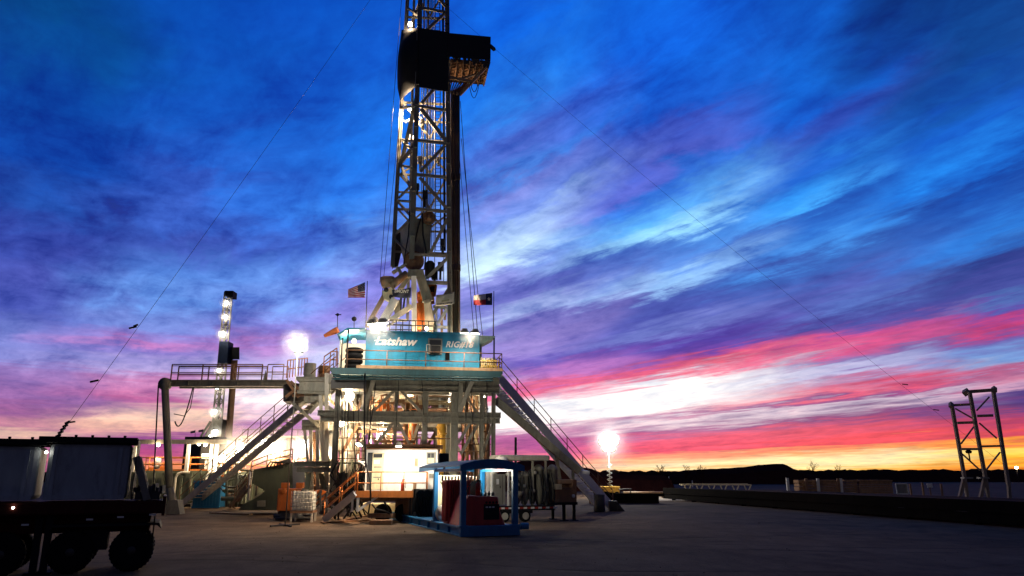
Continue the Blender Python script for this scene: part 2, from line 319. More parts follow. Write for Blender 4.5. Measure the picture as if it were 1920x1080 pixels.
# ------------------------------------------------------------------ ground, hills
def ground_mat():
    m = bpy.data.materials.new('caliche_ground'); m.use_nodes = True; nt = m.node_tree; b = nt.nodes['Principled BSDF']; L = nt.links.new; N = nt.nodes.new
    tc = N('ShaderNodeTexCoord')
    def noise(s, d, r=.6, sx=1., sy=1.):
        mp = N('ShaderNodeMapping'); mp.inputs['Scale'].default_value = (sx, sy, 1); L(tc.outputs['Object'], mp.inputs[0])
        n = N('ShaderNodeTexNoise'); n.inputs['Scale'].default_value = s; n.inputs['Detail'].default_value = d; n.inputs['Roughness'].default_value = r; L(mp.outputs[0], n.inputs[0]); return n.outputs[0]
    big = noise(.12, 6); mid = noise(.9, 8, .7, 1, .5); fine = noise(9, 6, .75); track = noise(.16, 5, .6)
    cr = N('ShaderNodeValToRGB'); cr.color_ramp.elements[0].position = .3; cr.color_ramp.elements[0].color = (.06, .042, .03, 1); cr.color_ramp.elements[1].position = .72; cr.color_ramp.elements[1].color = (.2, .138, .092, 1)
    a = N('ShaderNodeMath'); a.operation = 'MULTIPLY_ADD'; L(mid, a.inputs[0]); a.inputs[1].default_value = .6; 
    a2 = N('ShaderNodeMath'); a2.operation = 'MULTIPLY_ADD'; L(big, a2.inputs[0]); a2.inputs[1].default_value = .5; a2.inputs[2].default_value = -.1
    L(a2.outputs[0], a.inputs[2])
    a3 = N('ShaderNodeMath'); a3.operation = 'MULTIPLY_ADD'; L(fine, a3.inputs[0]); a3.inputs[1].default_value = .3; L(a.outputs[0], a3.inputs[2])
    a4 = N('ShaderNodeMath'); a4.operation = 'SUBTRACT'; L(a3.outputs[0], a4.inputs[0]); a4.inputs[1].default_value = .12
    L(a4.outputs[0], cr.inputs[0])
    tr = N('ShaderNodeValToRGB'); tr.color_ramp.elements[0].position = .53; tr.color_ramp.elements[1].position = .62; L(track, tr.inputs[0])
    tm = N('ShaderNodeMath'); tm.operation = 'MULTIPLY'; L(tr.outputs[0], tm.inputs[0]); tm.inputs[1].default_value = .45
    mx = N('ShaderNodeMix'); mx.data_type = 'RGBA'; L(tm.outputs[0], mx.inputs[0]); L(cr.outputs[0], mx.inputs[6]); mx.inputs[7].default_value = (.05, .035, .025, 1)
    # pairs of tyre ruts wandering across the pad
    sx = N('ShaderNodeSeparateXYZ'); L(tc.outputs['Object'], sx.inputs[0])
    def mth(op, *a_):
        n = N('ShaderNodeMath'); n.operation = op
        for i, q in enumerate(a_):
            if isinstance(q, (int, float)): n.inputs[i].default_value = q
            else: L(q, n.inputs[i])
        return n.outputs[0]
    wander = noise(.035, 2, .4)
    def ruts(c, per, slope):
        q = mth('ADD', mth('ADD', sx.outputs[1], mth('MULTIPLY', sx.outputs[0], slope)), mth('MULTIPLY', mth('SUBTRACT', wander, .5), 26.)); f = mth('FRACT', mth('DIVIDE', mth('ADD', q, c), per)); out = None
        for k in (.32, .32 + 1.9 / per):
            d = mth('MULTIPLY', mth('ABSOLUTE', mth('SUBTRACT', f, k)), per); r = mth('MULTIPLY', mth('SUBTRACT', 1., mth('MINIMUM', mth('DIVIDE', d, .3), 1.)), 1.6); r = mth('MINIMUM', r, 1.); out = r if out is None else mth('MAXIMUM', out, r)
        return out
    rt = mth('MULTIPLY', mth('MAXIMUM', ruts(0., 8.5, .12), ruts(3., 13., -.45)), mth('MINIMUM', mth('MAXIMUM', mth('MULTIPLY', mth('SUBTRACT', noise(.28, 4), .42), 6.), 0.), 1.))
    rm = N('ShaderNodeMix'); rm.data_type = 'RGBA'; L(mth('MULTIPLY', rt, .4), rm.inputs[0]); L(mx.outputs[2], rm.inputs[6]); rm.inputs[7].default_value = (.035, .025, .019, 1); mx = rm
    a3 = N('ShaderNodeMath'); a3.operation = 'SUBTRACT'; L(mth('ADD', mth('MULTIPLY', mid, .8), mth('MULTIPLY', fine, .35)), a3.inputs[0]); L(mth('MULTIPLY', rt, .5), a3.inputs[1])
    L(mx.outputs[2], b.inputs['Base Color']); b.inputs['Roughness'].default_value = .95; b.inputs['Specular IOR Level'].default_value = .06
    bp = N('ShaderNodeBump'); bp.inputs['Strength'].default_value = .7; bp.inputs['Distance'].default_value = .08; L(a3.outputs[0], bp.inputs['Height']); L(bp.outputs[0], b.inputs['Normal'])
    return m
M['ground'] = ground_mat()
g = MB(); g.face([(-4000, -1500, 0), (4000, -1500, 0), (4000, 4500, 0), (-4000, 4500, 0)])
tag(g.build('ground', M['ground'], root=(0, 0, 0)), kind='structure')
M['earth'] = mat('dark_earth', (.06, .018, .014), .95, spec=0., scale=.3, bump=.4, streak=False)
M['bush'] = mat('bare_brush', (.05, .016, .012), .9, spec=0., scale=.8, streak=False)
def hz(u, v, Y): return max(.2, P(u, v, Y).z)
# the tree-covered ridge: skyline given as picture heights, turned into real heights at its distance
def ridge(name, prof, Y, depth, m, jit, step=1.6):
    xs = [P(u, 893, Y).x for u, v in prof]; hs = [hz(u, v, Y) for u, v in prof]
    mb = MB(); x = xs[0]; cols_ = []; nd = 7
    while x < xs[-1]:
        k = max(i for i in range(len(xs) - 1) if xs[i] <= x); t = (x - xs[k]) / (xs[k + 1] - xs[k]); t = t * t * (3 - 2 * t)
        h = hs[k] * (1 - t) + hs[k + 1] * t
        row = []
        for j in range(nd):
            f = j / (nd - 1); pr = math.sin(math.pi * min(1, f * 1.0)) ** .6 if 0 < j < nd - 1 else 0
            row.append((x + rnd.uniform(-.4, .4) * step, Y + depth * (f - .25) + rnd.uniform(-.5, .5), -.3 if pr == 0 else max(.1, h * pr * (1 + rnd.uniform(-jit, jit * .35)))))
        cols_.append(row); x += step
    for r0, r1 in zip(cols_, cols_[1:]):
        for j in range(nd - 1): mb.face([r0[j], r1[j], r1[j + 1], r0[j + 1]])
    return mb.build(name, m)
tag(ridge('treeline', [(-500, 884), (0, 884), (900, 885), (1100, 884), (1160, 881), (1285, 882), (1330, 879), (1500, 881), (1700, 880), (1990, 879), (2400, 880)], 330, 40, M['bush'], .16), 'low dark band of brush along the horizon', 'treeline', kind='stuff')
tag(ridge('hill', [(1255, 890), (1300, 881), (1345, 878.5), (1378, 877), (1400, 875), (1440, 870.5), (1470, 868.5), (1484, 869), (1498, 878), (1512, 884), (1540, 891)], 240, 30, M['earth'], .03), kind='structure')
tag(ridge('hill', [(930, 884), (985, 862), (1010, 858), (1060, 864), (1100, 876), (1150, 887), (1260, 890)], 130, 22, M['earth'], .025, .8), kind='structure')
# bare trees on the skyline
def bare_tree(u, v, Y, label, seed, w=1.):
    r = random.Random(seed); base = P(u, 893, Y); base.z = 0; H = P(u, v, Y).z
    t = thing('bare_tree', label, 'tree', base, 'leafless trees on the skyline')
    tb = MB(); top = base + V((r.uniform(-.3, .3), 0, H * .55)); tb.tube(base - Z * .2, top, .2, .11, 7); tb.build('trunk', M['bush'], t)
    cb = MB()
    def grow(p, d, L, rad, lev):
        q = p + d * L; cb.tube(p, q, rad, rad * .6, 4, cap=False)
        if lev == 0: return
        for _ in range(3):
            e = (d + V((r.uniform(-.9, .9) * w, r.uniform(-.9, .9), r.uniform(-.25, .6)))).normalized(); grow(lerp(p, q, r.uniform(.6, 1)), e, L * r.uniform(.55, .8), rad * .6, lev - 1)
    for i in range(6):
        d = V((r.uniform(-.8, .8) * w, r.uniform(-.8, .8), 1)).normalized(); grow(lerp(base, top, r.uniform(.5, 1)), d, H * .2, .09, 3)
    cb.build('crown', M['bush'], t)
bare_tree(1238, 866, 215, 'leafless tree on the skyline just beyond the light tower, a wide fan of twigs', 1)
bare_tree(1284, 869, 215, 'small leafless tree between two wider bare trees on the skyline', 2)
bare_tree(1318, 867, 215, 'leafless tree rising from the foot of the earth mound', 3, 1.3)
bare_tree(1525, 862, 300, 'round leafless tree standing alone past the mound in the yellow glow', 4, .9)
bare_tree(1571, 868, 300, 'low leafless tree in the yellow glow beyond the round one', 5)
# loose stones and clods on the pad
sb = MB(); r_ = random.Random(5)
for i in range(420):
    Y = 12 + 48 * r_.random() ** 1.2; X = r_.uniform(-.62, .62) * Y; s = r_.uniform(.012, .035) * (2. if r_.random() < .04 else 1)
    c = V((X, Y, s * .2)); k = [c + V((r_.uniform(.6, 1.2) * s * a, r_.uniform(.6, 1.2) * s * b_, -s * .5)) for a, b_ in ((-1, -1), (1, -1), (1, 1), (-1, 1))]
    tp = c + V((0, 0, s * .7))
    for q in range(4): sb.face([k[q], k[(q + 1) % 4], tp])
tag(sb.build('gravel', M['ground']), 'scattered stones and clods on the dirt pad', 'gravel', kind='stuff')
# ------------------------------------------------------------------ lamps
def light(name, loc, power, color=(1, .86, .66), parent=None, spot=None, aim=None, rad=.15):
    l = bpy.data.lights.new(name, 'SPOT' if spot else 'POINT'); l.energy = power; l.color = color; l.shadow_soft_size = rad
    if spot: l.spot_size = R(spot); l.spot_blend = .6
    o = bpy.data.objects.new(name, l); col.objects.link(o)
    if parent: o.parent = parent; o.location = V(loc) - wloc(parent)
    else: o.location = loc
    if aim is not None: o.rotation_euler = V(aim).to_track_quat('-Z', 'Y').to_euler()
    return o
def floodlight(label, p, aim, power, size=.4, color=(1, .86, .66), spot=150, group=None, mount=None, lens='lamp', name='floodlight', heads=1, frac=.12):
    """metal box with a glowing lens and a bracket; its light leaves just in front of the lens"""
    p = V(p); aim = V(aim).normalized(); t = thing(name, label, 'floodlight', p, group)
    s = aim.cross(Z)
    if s.length < .05: s = V((1, 0, 0))
    s.normalize(); up = s.cross(aim)
    nx = heads
    for i in range(nx):
        hb = MB(); lb = MB()
        o = p + s * ((i - (nx - 1) / 2) * size * 1.3); h = size / 2
        f = [o + s * (h * x) + up * (h * .75 * y) for x, y in ((-1, -1), (1, -1), (1, 1), (-1, 1))]; k = [o - aim * size * .5 + s * (h * .5 * x) + up * (h * .4 * y) for x, y in ((-1, -1), (1, -1), (1, 1), (-1, 1))]
        hb.hexa(k, f); hb.bar(o - aim * size * .25 - up * h, o - aim * size * .25 - up * size, size * .5, .04, aim)
        f2 = [o + aim * .01 + s * (h * .88 * x) + up * (h * .63 * y) for x, y in ((-1, -1), (1, -1), (1, 1), (-1, 1))]; f3 = [c + aim * .03 for c in f2]; lb.hexa(f2, f3)
        hb.build('housing', M['cabinet'], t); lb.build('lens', M[lens], t)
    if mount is not None:
        b = MB(); b.tube(p - aim * size * .25 - up * size, mount, .04, n=6); b.build('bracket', M['steel'], t)
    if power: light('lamp_light', p + aim * .12, power, color, t, spot, aim)
    return t

def glare(c, r, dens):  # scattering sphere added to imitate lens glare round a lamp
    """added ball of mist round a strong lamp; it only scatters the lamp's own light"""
    m = bpy.data.materials.new('glare_volume'); m.use_nodes = True; nt = m.node_tree; nt.nodes.remove(nt.nodes['Principled BSDF']); v = nt.nodes.new('ShaderNodeVolumePrincipled')
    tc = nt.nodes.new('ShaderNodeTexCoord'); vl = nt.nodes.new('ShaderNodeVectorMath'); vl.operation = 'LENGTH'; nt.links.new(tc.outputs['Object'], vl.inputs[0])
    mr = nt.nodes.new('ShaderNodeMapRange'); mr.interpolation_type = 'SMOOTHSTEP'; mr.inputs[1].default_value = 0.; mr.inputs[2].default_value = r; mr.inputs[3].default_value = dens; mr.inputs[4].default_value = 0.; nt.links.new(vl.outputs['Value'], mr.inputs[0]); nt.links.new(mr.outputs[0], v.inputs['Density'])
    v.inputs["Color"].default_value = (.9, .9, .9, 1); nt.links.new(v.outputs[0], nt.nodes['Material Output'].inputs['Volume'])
    bm = bmesh.new(); bmesh.ops.create_icosphere(bm, subdivisions=4, radius=r); me = bpy.data.meshes.new('glare_ball'); bm.to_mesh(me); bm.free(); me.materials.append(m)
    o = bpy.data.objects.new('glare_ball', me); col.objects.link(o); o.location = c; tag(o, 'added ball of mist glowing round a blazing lamp', 'glare', 'mist round the lamps', 'stuff'); return o
FRONT = 820
# ------------------------------------------------------------------ drilling rig, in its own frame
G = Fr(P(625, 893, 44.5), 9)
gp = G.p
EY = G.ey
def gbar(mb, u0, v0, u1, v1, d, w, t, d1=None): mb.bar(gp(u0, v0, d), gp(u1, v1, d if d1 is None else d1), w, t, EY)
def gbox(mb, u0, v0, u1, v1, d0, d1):
    a0, c1 = G.h(u0, v0, d0); a1, c0 = G.h(u1, v1, d0); mb.fbox(G, a0, a1, d0, d1, c0, c1)
FZ = G.h(780, 698, 0)[1]                      # drill floor height
fa0 = G.h(622, 700, 0)[0]; fa1 = G.h(937, 700, 0)[0]
sub = thing('rig_substructure', 'grey steel frame of beams and posts carrying the drill floor', 'substructure', G.w(5, 0, 0))
# deck
b = MB(); b.fbox(G, fa0, fa1, -1.3, 11.5, FZ - .16, FZ); b.build('deck', M['teal2'], sub)
b = MB()
for i in range(12):
    a = fa0 + 1 + i * (fa1 - fa0 - 1.6) / 11
    b.prism([G.w(a, -1.28, FZ - .16), G.w(a, -.1, FZ - .16), G.w(a, -.1, FZ - .55)], G.ex * .05)
b.fbox(G, fa0 + .1, fa1 - .1, -1.32, -1.3, FZ - .38, FZ - .02)
b.build('deck_skirt', M['teal2'], sub)
b = MB()
for k, dz in enumerate((.45, .6)): b.path([G.w(fa0 + .4, -1.36, FZ - dz), G.w(fa0 + .2, -1.45, FZ - dz - .08), G.w((fa0 + fa1) / 2, -1.42, FZ - dz - .03), G.w(fa1 - .6, -1.4, FZ - dz)], .05, 8)
b.build('pipe', M['teal2'], sub)
def beam(name, u0, v0, u1, v1, d, w, t, m='steel', par=None, I=True):
    b = MB(); p, q = gp(u0, v0, d), gp(u1, v1, d)
    (b.ibar if I else b.bar)(p, q, w, t, EY); return b.build(name, M[m], par or sub)
def level(v, d, dv=None): return v
aL, aR = G.h(628, 720, 0)[0], G.h(936, 720, 0)[0]
def hbeam(v, d, w, t, a0=None, a1=None, m='steel', I=True, name='beam'):
    c = G.h(780, v, 0)[1]; b = MB(); (b.ibar if I else b.bar)(G.w(aL if a0 is None else a0, d, c), G.w(aR if a1 is None else a1, d, c), w, t, EY); return b.build(name, M[m], sub)
for d in (0, 9.5):
    hbeam(716, d, .62, .4); hbeam(730, d, .3, .42, m='steel')
    hbeam(776.5, d, .3, .4, aL - (.9 if d == 0 else 0), aR + .1); hbeam(787, d, .32, .42, aL - .7, aR + .05)
    hbeam(838, d + .15, .25, .35, aL + 2.0, aR - 3.4, m='brown')
    hbeam(932, d + .1, .45, .45, aL, aR, m='brown')
aa = lambda u: G.h(u, 780, 0)[0]
c1, c2, c3, c4 = (G.h(780, v, 0)[1] for v in (733, 772, 791, 931))
def post(u, w, d, lo=c4, hi=c1, m='steel', I=True):
    b = MB(); (b.ibar if I else b.bar)(G.w(aa(u), d, lo), G.w(aa(u), d, hi), w, w, EY); return b.build('post', M[m], sub)
posts_f = [(632, .34), (742, .2), (797, .34), (852, .44), (903, .24), (925, .24)]
for u, w in posts_f: post(u, w, -.05)
for u, w in [(650, .3), (720, .3), (770, .25), (835, .35), (880, .3), (918, .3)]: post(u, w, 9.5, m='steel2')
for d in (3.2, 6.4):
    for u in (640, 860, 915): post(u, .3, d, m='steel2')
    hbeam(781, d, .4, .3, m='steel2'); hbeam(722, d, .5, .3, m='steel2')
for d0, u in ((0, 632), (0, 797), (0, 852), (0, 925)):
    for v, w in ((722, .4), (781, .35)):
        b = MB(); c = G.h(780, v, 0)[1]; b.ibar(G.w(aa(u), .3, c), G.w(aa(u), 9.3, c), w, .25, G.ex); b.build('cross_beam', M['steel2'], sub)
def brace(u0, v0, u1, v1, d, w=.17, t=.14, m='steel', d1=None):
    b = MB(); p = G.w(aa(u0), d, G.h(780, v0, 0)[1]); q = G.w(aa(u1), d if d1 is None else d1, G.h(780, v1, 0)[1]); b.bar(p, q, w, t, EY); return b.build('brace', M[m], sub)
for a in [(737, 733, 700, 772), (750, 733, 789, 772), (738, 792, 708, 833), (746, 792, 770, 833), (897, 792, 866, 850), (882, 792, 860, 830), (925, 792, 905, 850)]: brace(*a, .05)
for a in [(746, 742, 772, 772), (712, 733, 690, 760), (885, 733, 910, 772), (640, 800, 690, 925), (690, 792, 640, 900), (830, 792, 870, 900)]: brace(*a, 3.2, m='steel2')
for a in [(650, 733, 720, 772), (720, 733, 770, 772), (835, 733, 770, 772), (835, 772, 880, 733), (880, 772, 918, 733), (650, 792, 720, 900), (720, 792, 770, 900), (770, 900, 835, 792), (835, 900, 880, 792), (918, 792, 880, 900)]: brace(*a, 9.5, .22, m='steel2')
for a in [(632, 735, 632, 772), (852, 735, 852, 772), (925, 792, 925, 880), (632, 792, 632, 900)]:
    brace(a[0], a[1], a[2], a[3], 0, .2, .15, 'steel2', 9.5); 
# raking brackets in front that carry the deck edge
for (ua, ub, uc) in ((688, 702, 683), (862, 884, 861)):
    b = MB(); p1 = G.w(aa(ua), -.45, G.h(780, 716, 0)[1]); p2 = G.w(aa(ub), -1.2, FZ - .3); p3 = G.w(aa(uc), -.3, c2 + .05)
    b.bar(p1, G.w(aa(ua) - .02, -.3, c2), .26, .2, EY); b.bar(p2, p3, .26, .18, EY); b.bar(p1, p2, .16, .18, EY); b.build('bracket', M['steel'], sub)
# side box hung beneath the deck at the left end
b = MB(); gbox(b, 621, 709, 686, 729, -1.1, 0.); b.build('cable_tray', M['dark'], sub)
# hand rail along the deck front
c_ = FZ
b = MB(); rail(b, [G.w(G.h(650, 692, -1.25)[0], -1.22, FZ), G.w(fa1 - .05, -1.22, FZ)], 1.08, .03, (.5,), 2.2); rail(b, [G.w(fa1 - .05, -1.22, FZ), G.w(fa1 - .05, 1.2, FZ)], 1.08, .03, (.5,), 1.2)
rail(b, [G.w(G.h(650, 692, -1.25)[0], -1.22, FZ), G.w(G.h(650, 692, -1.25)[0], .4, FZ)], 1.08, .03, (.5,), 1.6)
b.build('handrail', M['brown'], sub)
b = MB(); b.fbox(G, fa0 + 1.5, fa1, -1.29, -1.25, FZ + .004, FZ + .18); b.build('toe_board', M['tan'], sub)
# lower box beams and footing at the left end
for (u0, u1, v0, v1, d) in [(566, 632, 788, 796, 2.), (566, 632, 798, 806, 2.), (552, 632, 866, 874, 1.), (556, 620, 876, 885, .5)]:
    b = MB(); p0 = gp(u0, (v0 + v1) / 2, d); p1 = gp(u1, (v0 + v1) / 2, d); b.ibar(p0, p1, .3, .35, EY); b.build('outrigger_beam', M['steel'], sub)
for (u0, v0, u1, v1, d, w) in [(583, 806, 585, 960, 2., .2), (595, 806, 596, 960, 1.4, .2), (613, 700, 612, 960, 1.2, .24), (601, 740, 606, 865, 1.2, .2), (600, 886, 611, 925, 1., .15), (571, 806, 578, 868, 2.2, .16)]:
    b = MB(); b.bar(gp(u0, v0, d), gp(u1, v1, d), w, w, EY); b.build('post', M['steel2'], sub)
for (u0, v0, u1, v1, d) in [(596, 806, 618, 866, 1.6), (618, 730, 580, 775, 1.5), (560, 760, 622, 730, 2.), (548, 755, 598, 800, 1.8), (590, 745, 632, 775, 1.2)]:
    b = MB(); b.bar(gp(u0, v0, d), gp(u1, v1, d), .2, .16, EY); b.build('brace', M['steel'], sub)
# more framing deep inside, lit by the lamps there
ri = random.Random(21)
for i in range(58):
    u0 = ri.uniform(640, 918); lo_ = ri.random() < .5; v0, v1 = (735, 772) if not lo_ else (792, 850); d = ri.uniform(1.5, 8.5); du = ri.choice((0, 0, 0, -18, 18, 30, -30))
    brace(u0, v0, u0 + du, v1, d, ri.uniform(.08, .2), .12, ri.choice(('steel2', 'steel2', 'cream', 'brown', 'tan')))
for i in range(28):
    v = ri.choice((738, 745, 752, 760, 768, 798, 806, 815, 826, 845)); d = ri.uniform(1.2, 8); u0 = ri.uniform(640, 820); b = MB(); b.bar(G.w(aa(u0), d, G.h(780, v, 0)[1]), G.w(aa(u0 + ri.uniform(40, 110)), d, G.h(780, v, 0)[1]), ri.uniform(.06, .2), .12, EY); b.build('girder', M[ri.choice(('steel2', 'brown', 'tan', 'cream'))], sub)
for v in (822, 846, 860):
    b = MB(); c = G.h(780, v, 0)[1]; b.tube(G.w(aa(634), .1, c), G.w(aa(690 if v > 830 else 930), .1, c), .03, n=6); b.build('pipe_rail', M['brown'], sub)
b = MB(); b.tube(G.w(aa(852), .2, G.h(780, 846, 0)[1]), G.w(aa(926), .2, G.h(780, 846, 0)[1]), .03, n=6); b.tube(G.w(aa(852), .2, G.h(780, 832, 0)[1]), G.w(aa(926), .2, G.h(780, 832, 0)[1]), .03, n=6); b.build('pipe_rail', M['brown'], sub)
# ---- machinery inside the frame
def add_tank(name, label, cat, u0, v0, u1, v1, d, m, horiz=True, r=None):
    p, q = gp(u0, v0, d), gp(u1, v1, d); t = thing(name, label, cat, (p + q) / 2); L = (q - p).length; ax = (q - p).normalized(); r = r or .5
    b = MB(); b.lathe(p, ax, [(.02, -.12 * r), (r * .6, -.08 * r), (r, .15 * r), (r, L - .15 * r), (r * .6, L + .08 * r), (.02, L + .12 * r)], 22); b.build('shell', M[m], t)
    k = MB()
    for f in (.2, .5, .8): k.lathe(p + ax * (L * f - .04), ax, [(r * 1.02, 0), (r * 1.05, .02), (r * 1.05, .06), (r * 1.02, .08)], 22)
    k.build('band', M['brown'], t); return t
tk = add_tank('air_tank', 'orange horizontal tank slung in the bay beneath the drill floor', 'tank', 706, 761, 730, 761, 2.2, 'redorange', r=.36)
b = MB(); b.path([gp(715, 752, 2.2), gp(715, 742, 2.2), gp(726, 740, 2.4)], .07, 8); b.build('pipe', M['brown'], tk)
add_tank('mud_line', 'long pale pipe crossing high behind the front braces', 'pipe', 700, 741, 795, 742, 4.2, 'steel2', r=.2)
add_tank('mud_line', 'rusty pipe crossing low above the tank bay', 'pipe', 690, 768, 850, 769, 5., 'brown', r=.14)
# blowout preventer stack on the well centre
bt = thing('blowout_preventer', 'orange and brown stacked valve blocks on the well centre', 'blowout preventer', gp(770, 925, 5))
bb = MB(); pc = gp(770, 925, 5.)
bb.lathe((pc.x, pc.y, 0), Z, [(.5, 0), (.5, .4), (.3, .42), (.3, 1.0), (.7, 1.02), (.7, 1.7), (.35, 1.72), (.35, 2.0), (.75, 2.05), (.75, 2.8), (.4, 2.85), (.4, 3.1), (.85, 3.15), (.9, 4.1), (.5, 4.4), (.3, 4.42), (.3, 6.6), (.45, 6.6), (.45, 7.3)], 20)
bb.build('body', M['redorange'], bt)
for k, z in enumerate((1.35, 2.4)):
    rb = MB(); rb.fbox(Fr((pc.x, pc.y), 9), -1.5, 1.5, -.3, .3, z - .28, z + .28); rb.build('ram', M['brown'], bt)
cr_ = MB()
for k in range(9):
    a = rnd.uniform(-1.2, 1.2); cr_.path([pc + V((a, -.6, 1 - pc.z)), pc + V((a * 1.3, -.9 - rnd.random(), 2.5 - pc.z)), pc + V((a * 1.8, -.4, 5 - pc.z)), pc + V((a * 2.4, .4, 7.2 - pc.z))], .045, 6)
cr_.build('hose', M['cable'], bt)
# upright pipes, hoses and gear lit by the lamps under the floor
def vpipe(u, v0, v1, d, r, m, label, u1=None, group='upright pipes inside the rig frame'):
    b = MB(); p = gp(u, v1, d); q = gp(u if u1 is None else u1, v0, d); b.tube(p, q, r, n=10)
    n = (q - p).normalized(); L = (q - p).length
    for f in (.15, .5, .85): b.lathe(p + n * (L * f), n, [(r * 1.5, 0), (r * 1.5, .1)], 10)
    tag(b.build('pipe', M[m]), label, 'pipe', group)
U = 'upright pipe standing among many others inside the rig frame'
for (u, v0, v1, d, r, m) in [(664, 735, 915, 4, .13, 'steel2'), (672, 735, 930, 5, .1, 'brown'), (681, 738, 915, 3.4, .1, 'steel2'), (693, 795, 930, 4.5, .12, 'steel2'), (643, 735, 930, 4.6, .16, 'white'), (653, 790, 920, 3.8, .2, 'white'),
    (620, 795, 930, 3.6, .2, 'white'), (604, 800, 930, 4.2, .16, 'steel2'), (590, 810, 930, 3.9, .14, 'brown'), (826, 738, 840, 6, .16, 'white'), (838, 738, 930, 6.4, .22, 'steel2'), (845, 738, 840, 4.4, .16, 'white'), (868, 740, 930, 5, .1, 'brown'),
    (876, 740, 900, 6, .12, 'tan'), (884, 740, 930, 4, .09, 'brown'), (893, 740, 930, 6.4, .16, 'tan'), (910, 740, 930, 5, .14, 'dark'), (914, 790, 930, 3, .18, 'brown'), (826, 795, 845, 3, .2, 'yellow'), (830, 795, 930, 1.2, .17, 'yellow'), (777, 795, 845, 7, .25, 'white'), (760, 795, 845, 4, .12, 'brown')]:
    vpipe(u, v0, v1, d, r, m, U if m not in ('yellow',) else 'yellow upright pipe beside the white cabin', group='upright pipes inside the rig frame' if m != 'yellow' else 'yellow upright pipes')
b = MB(); gbox(b, 838, 796, 848, 870, 1.2, 2.); tb_ = tag(b.build('junction_box', M['cabinet'], bevel=.02), 'tall grey steel box on the frame beside the yellow pipe', 'box')
wn = thing('winch', 'brown winch drum under the rig floor near the orange tank', 'winch', gp(780, 762, 3))
b = MB(); p = gp(760, 760, 3.4); b.lathe(p, G.ex, [(.55, 0), (.55, .08), (.25, .1), (.25, 1.1), (.55, 1.12), (.55, 1.2)], 20); b.build('drum', M['brown'], wn)
b = MB(); gbox(b, 757, 768, 802, 773, 3., 4.4); b.build('base', M['dark'], wn)
# hanging cable bundle: each a long black hose from the deck down
for k, (u0, u1, v1, d) in enumerate([(640, 642, 960, -.5), (646, 644, 930, -.45), (655, 650, 925, -.5), (662, 668, 940, -.6), (700, 690, 868, -.7), (706, 680, 900, -.65), (690, 684, 880, -.4), (745, 745, 800, -.3), (790, 795, 778, -.3), (873, 873, 790, -.3), (885, 887, 845, -.3), (915, 913, 900, -.25), (676, 660, 935, -.55), (630, 634, 950, -.6)]):
    b = MB(); p = gp(u0, 712, d); q = gp(u1, v1, d)
    pts = [lerp(p, q, i / 9) + G.ex * (rnd.uniform(-.03, .03) + .05 * math.sin(i * .5 + k)) + EY * (-.04 * math.sin(i * .6 + k)) for i in range(10)]
    b.path(pts, .032 if k < 6 else .02, 6); tag(b.build('hanging_hose', M['cable']), 'black hose hanging down the front of the steel frame', 'hose', 'black hoses hanging down the rig frame')
# ------------------------------------------------------------------ turquoise cabin on the floor
hd0, hd1 = .1, 3.0
ha0 = G.h(685, 690, hd0)[0]; ha1 = G.h(897, 690, hd0)[0]; hz1 = G.h(790, 625, hd0)[1]
dog = thing('doghouse', 'turquoise corrugated cabin on the drill floor with white lettering', 'cabin', G.w((ha0 + ha1) / 2, hd0, FZ))
b = MB(); b.fbox(G, ha0, ha1, hd0, hd1, FZ + .02, hz1)
n = 9
for i in range(n + 1):
    a = ha0 + (ha1 - ha0) * i / n; b.fbox(G, a - .05, a + .05, hd0 - .04, hd0 - .002, FZ + .02, hz1)
for i in range(n):
    a = ha0 + (ha1 - ha0) * (i + .5) / n; w = (ha1 - ha0) / n * .36
    for zz in (FZ + .55, FZ + 1.0): b.fbox(G, a - w, a + w, hd0 - .022, hd0 - .003, zz, zz + .07)
b.fbox(G, ha0 - .03, ha1 + .03, hd0 - .05, hd0 - .005, FZ + .03, FZ + .42)
b.build('wall', M['teal'], dog)
b = MB(); b.fbox(G, ha0 - .06, ha1 + .06, hd0 - .1, hd1 + .1, hz1 + .003, hz1 + .1); b.build('roof', M['teal'], dog)
def text_obj(body, F, a0, a1, c0, c1, bq, m, parent, name='lettering', shear=.28, bold=.03, depth=.02):
    cu = bpy.data.curves.new(name, 'FONT'); cu.body = body; cu.size = 1; cu.shear = shear; cu.offset = bold; cu.extrude = .01; cu.resolution_u = 4; cu.space_character = 1.1 if '#' in body else 1.
    to = bpy.data.objects.new(name, cu); col.objects.link(to); bpy.context.view_layer.update()
    me = bpy.data.meshes.new_from_object(to.evaluated_get(bpy.context.evaluated_depsgraph_get())); bpy.data.objects.remove(to)
    xs = [v.co.x for v in me.vertices]; ys = [v.co.y for v in me.vertices]; x0, x1, y0, y1 = min(xs), max(xs), min(ys), max(ys); o = wloc(parent)
    for v in me.vertices:
        a = a0 + (v.co.x - x0) / (x1 - x0) * (a1 - a0); c = c0 + (v.co.y - y0) / (y1 - y0) * (c1 - c0); bb = bq - (v.co.z + .01) / .02 * depth
        v.co = F.w(a, bb, c) - o
    me.materials.clear(); me.materials.append(M[m]); ob = bpy.data.objects.new(name, me); col.objects.link(ob); ob.parent = parent; return ob
wq = hd0 - .045
def ttext(body, u0, v0, u1, v1, **k):
    a0, c1_ = G.h(u0, v0, wq); a1, c0_ = G.h(u1, v1, wq); return text_obj(body, G, a0, a1, c0_, c1_, wq, 'letter', dog, **k)
ttext('Latshaw', 704, 631, 783, 649, bold=.035); ttext('RIG#18', 836, 639.5, 888, 653.5, bold=.032)
lt = MB(); q0 = gp(702, 638.5, wq - .02); q1 = gp(722, 637.5, wq - .02); lt.bar(q0, q1, .07, .02, EY); lt.build('lettering', M['white'], dog)
wn_ = MB(); gbox(wn_, 803, 634, 829, 665, hd0 - .12, hd0 - .043); wf = wn_.build('window', M['cabinet'], dog, bevel=.015)
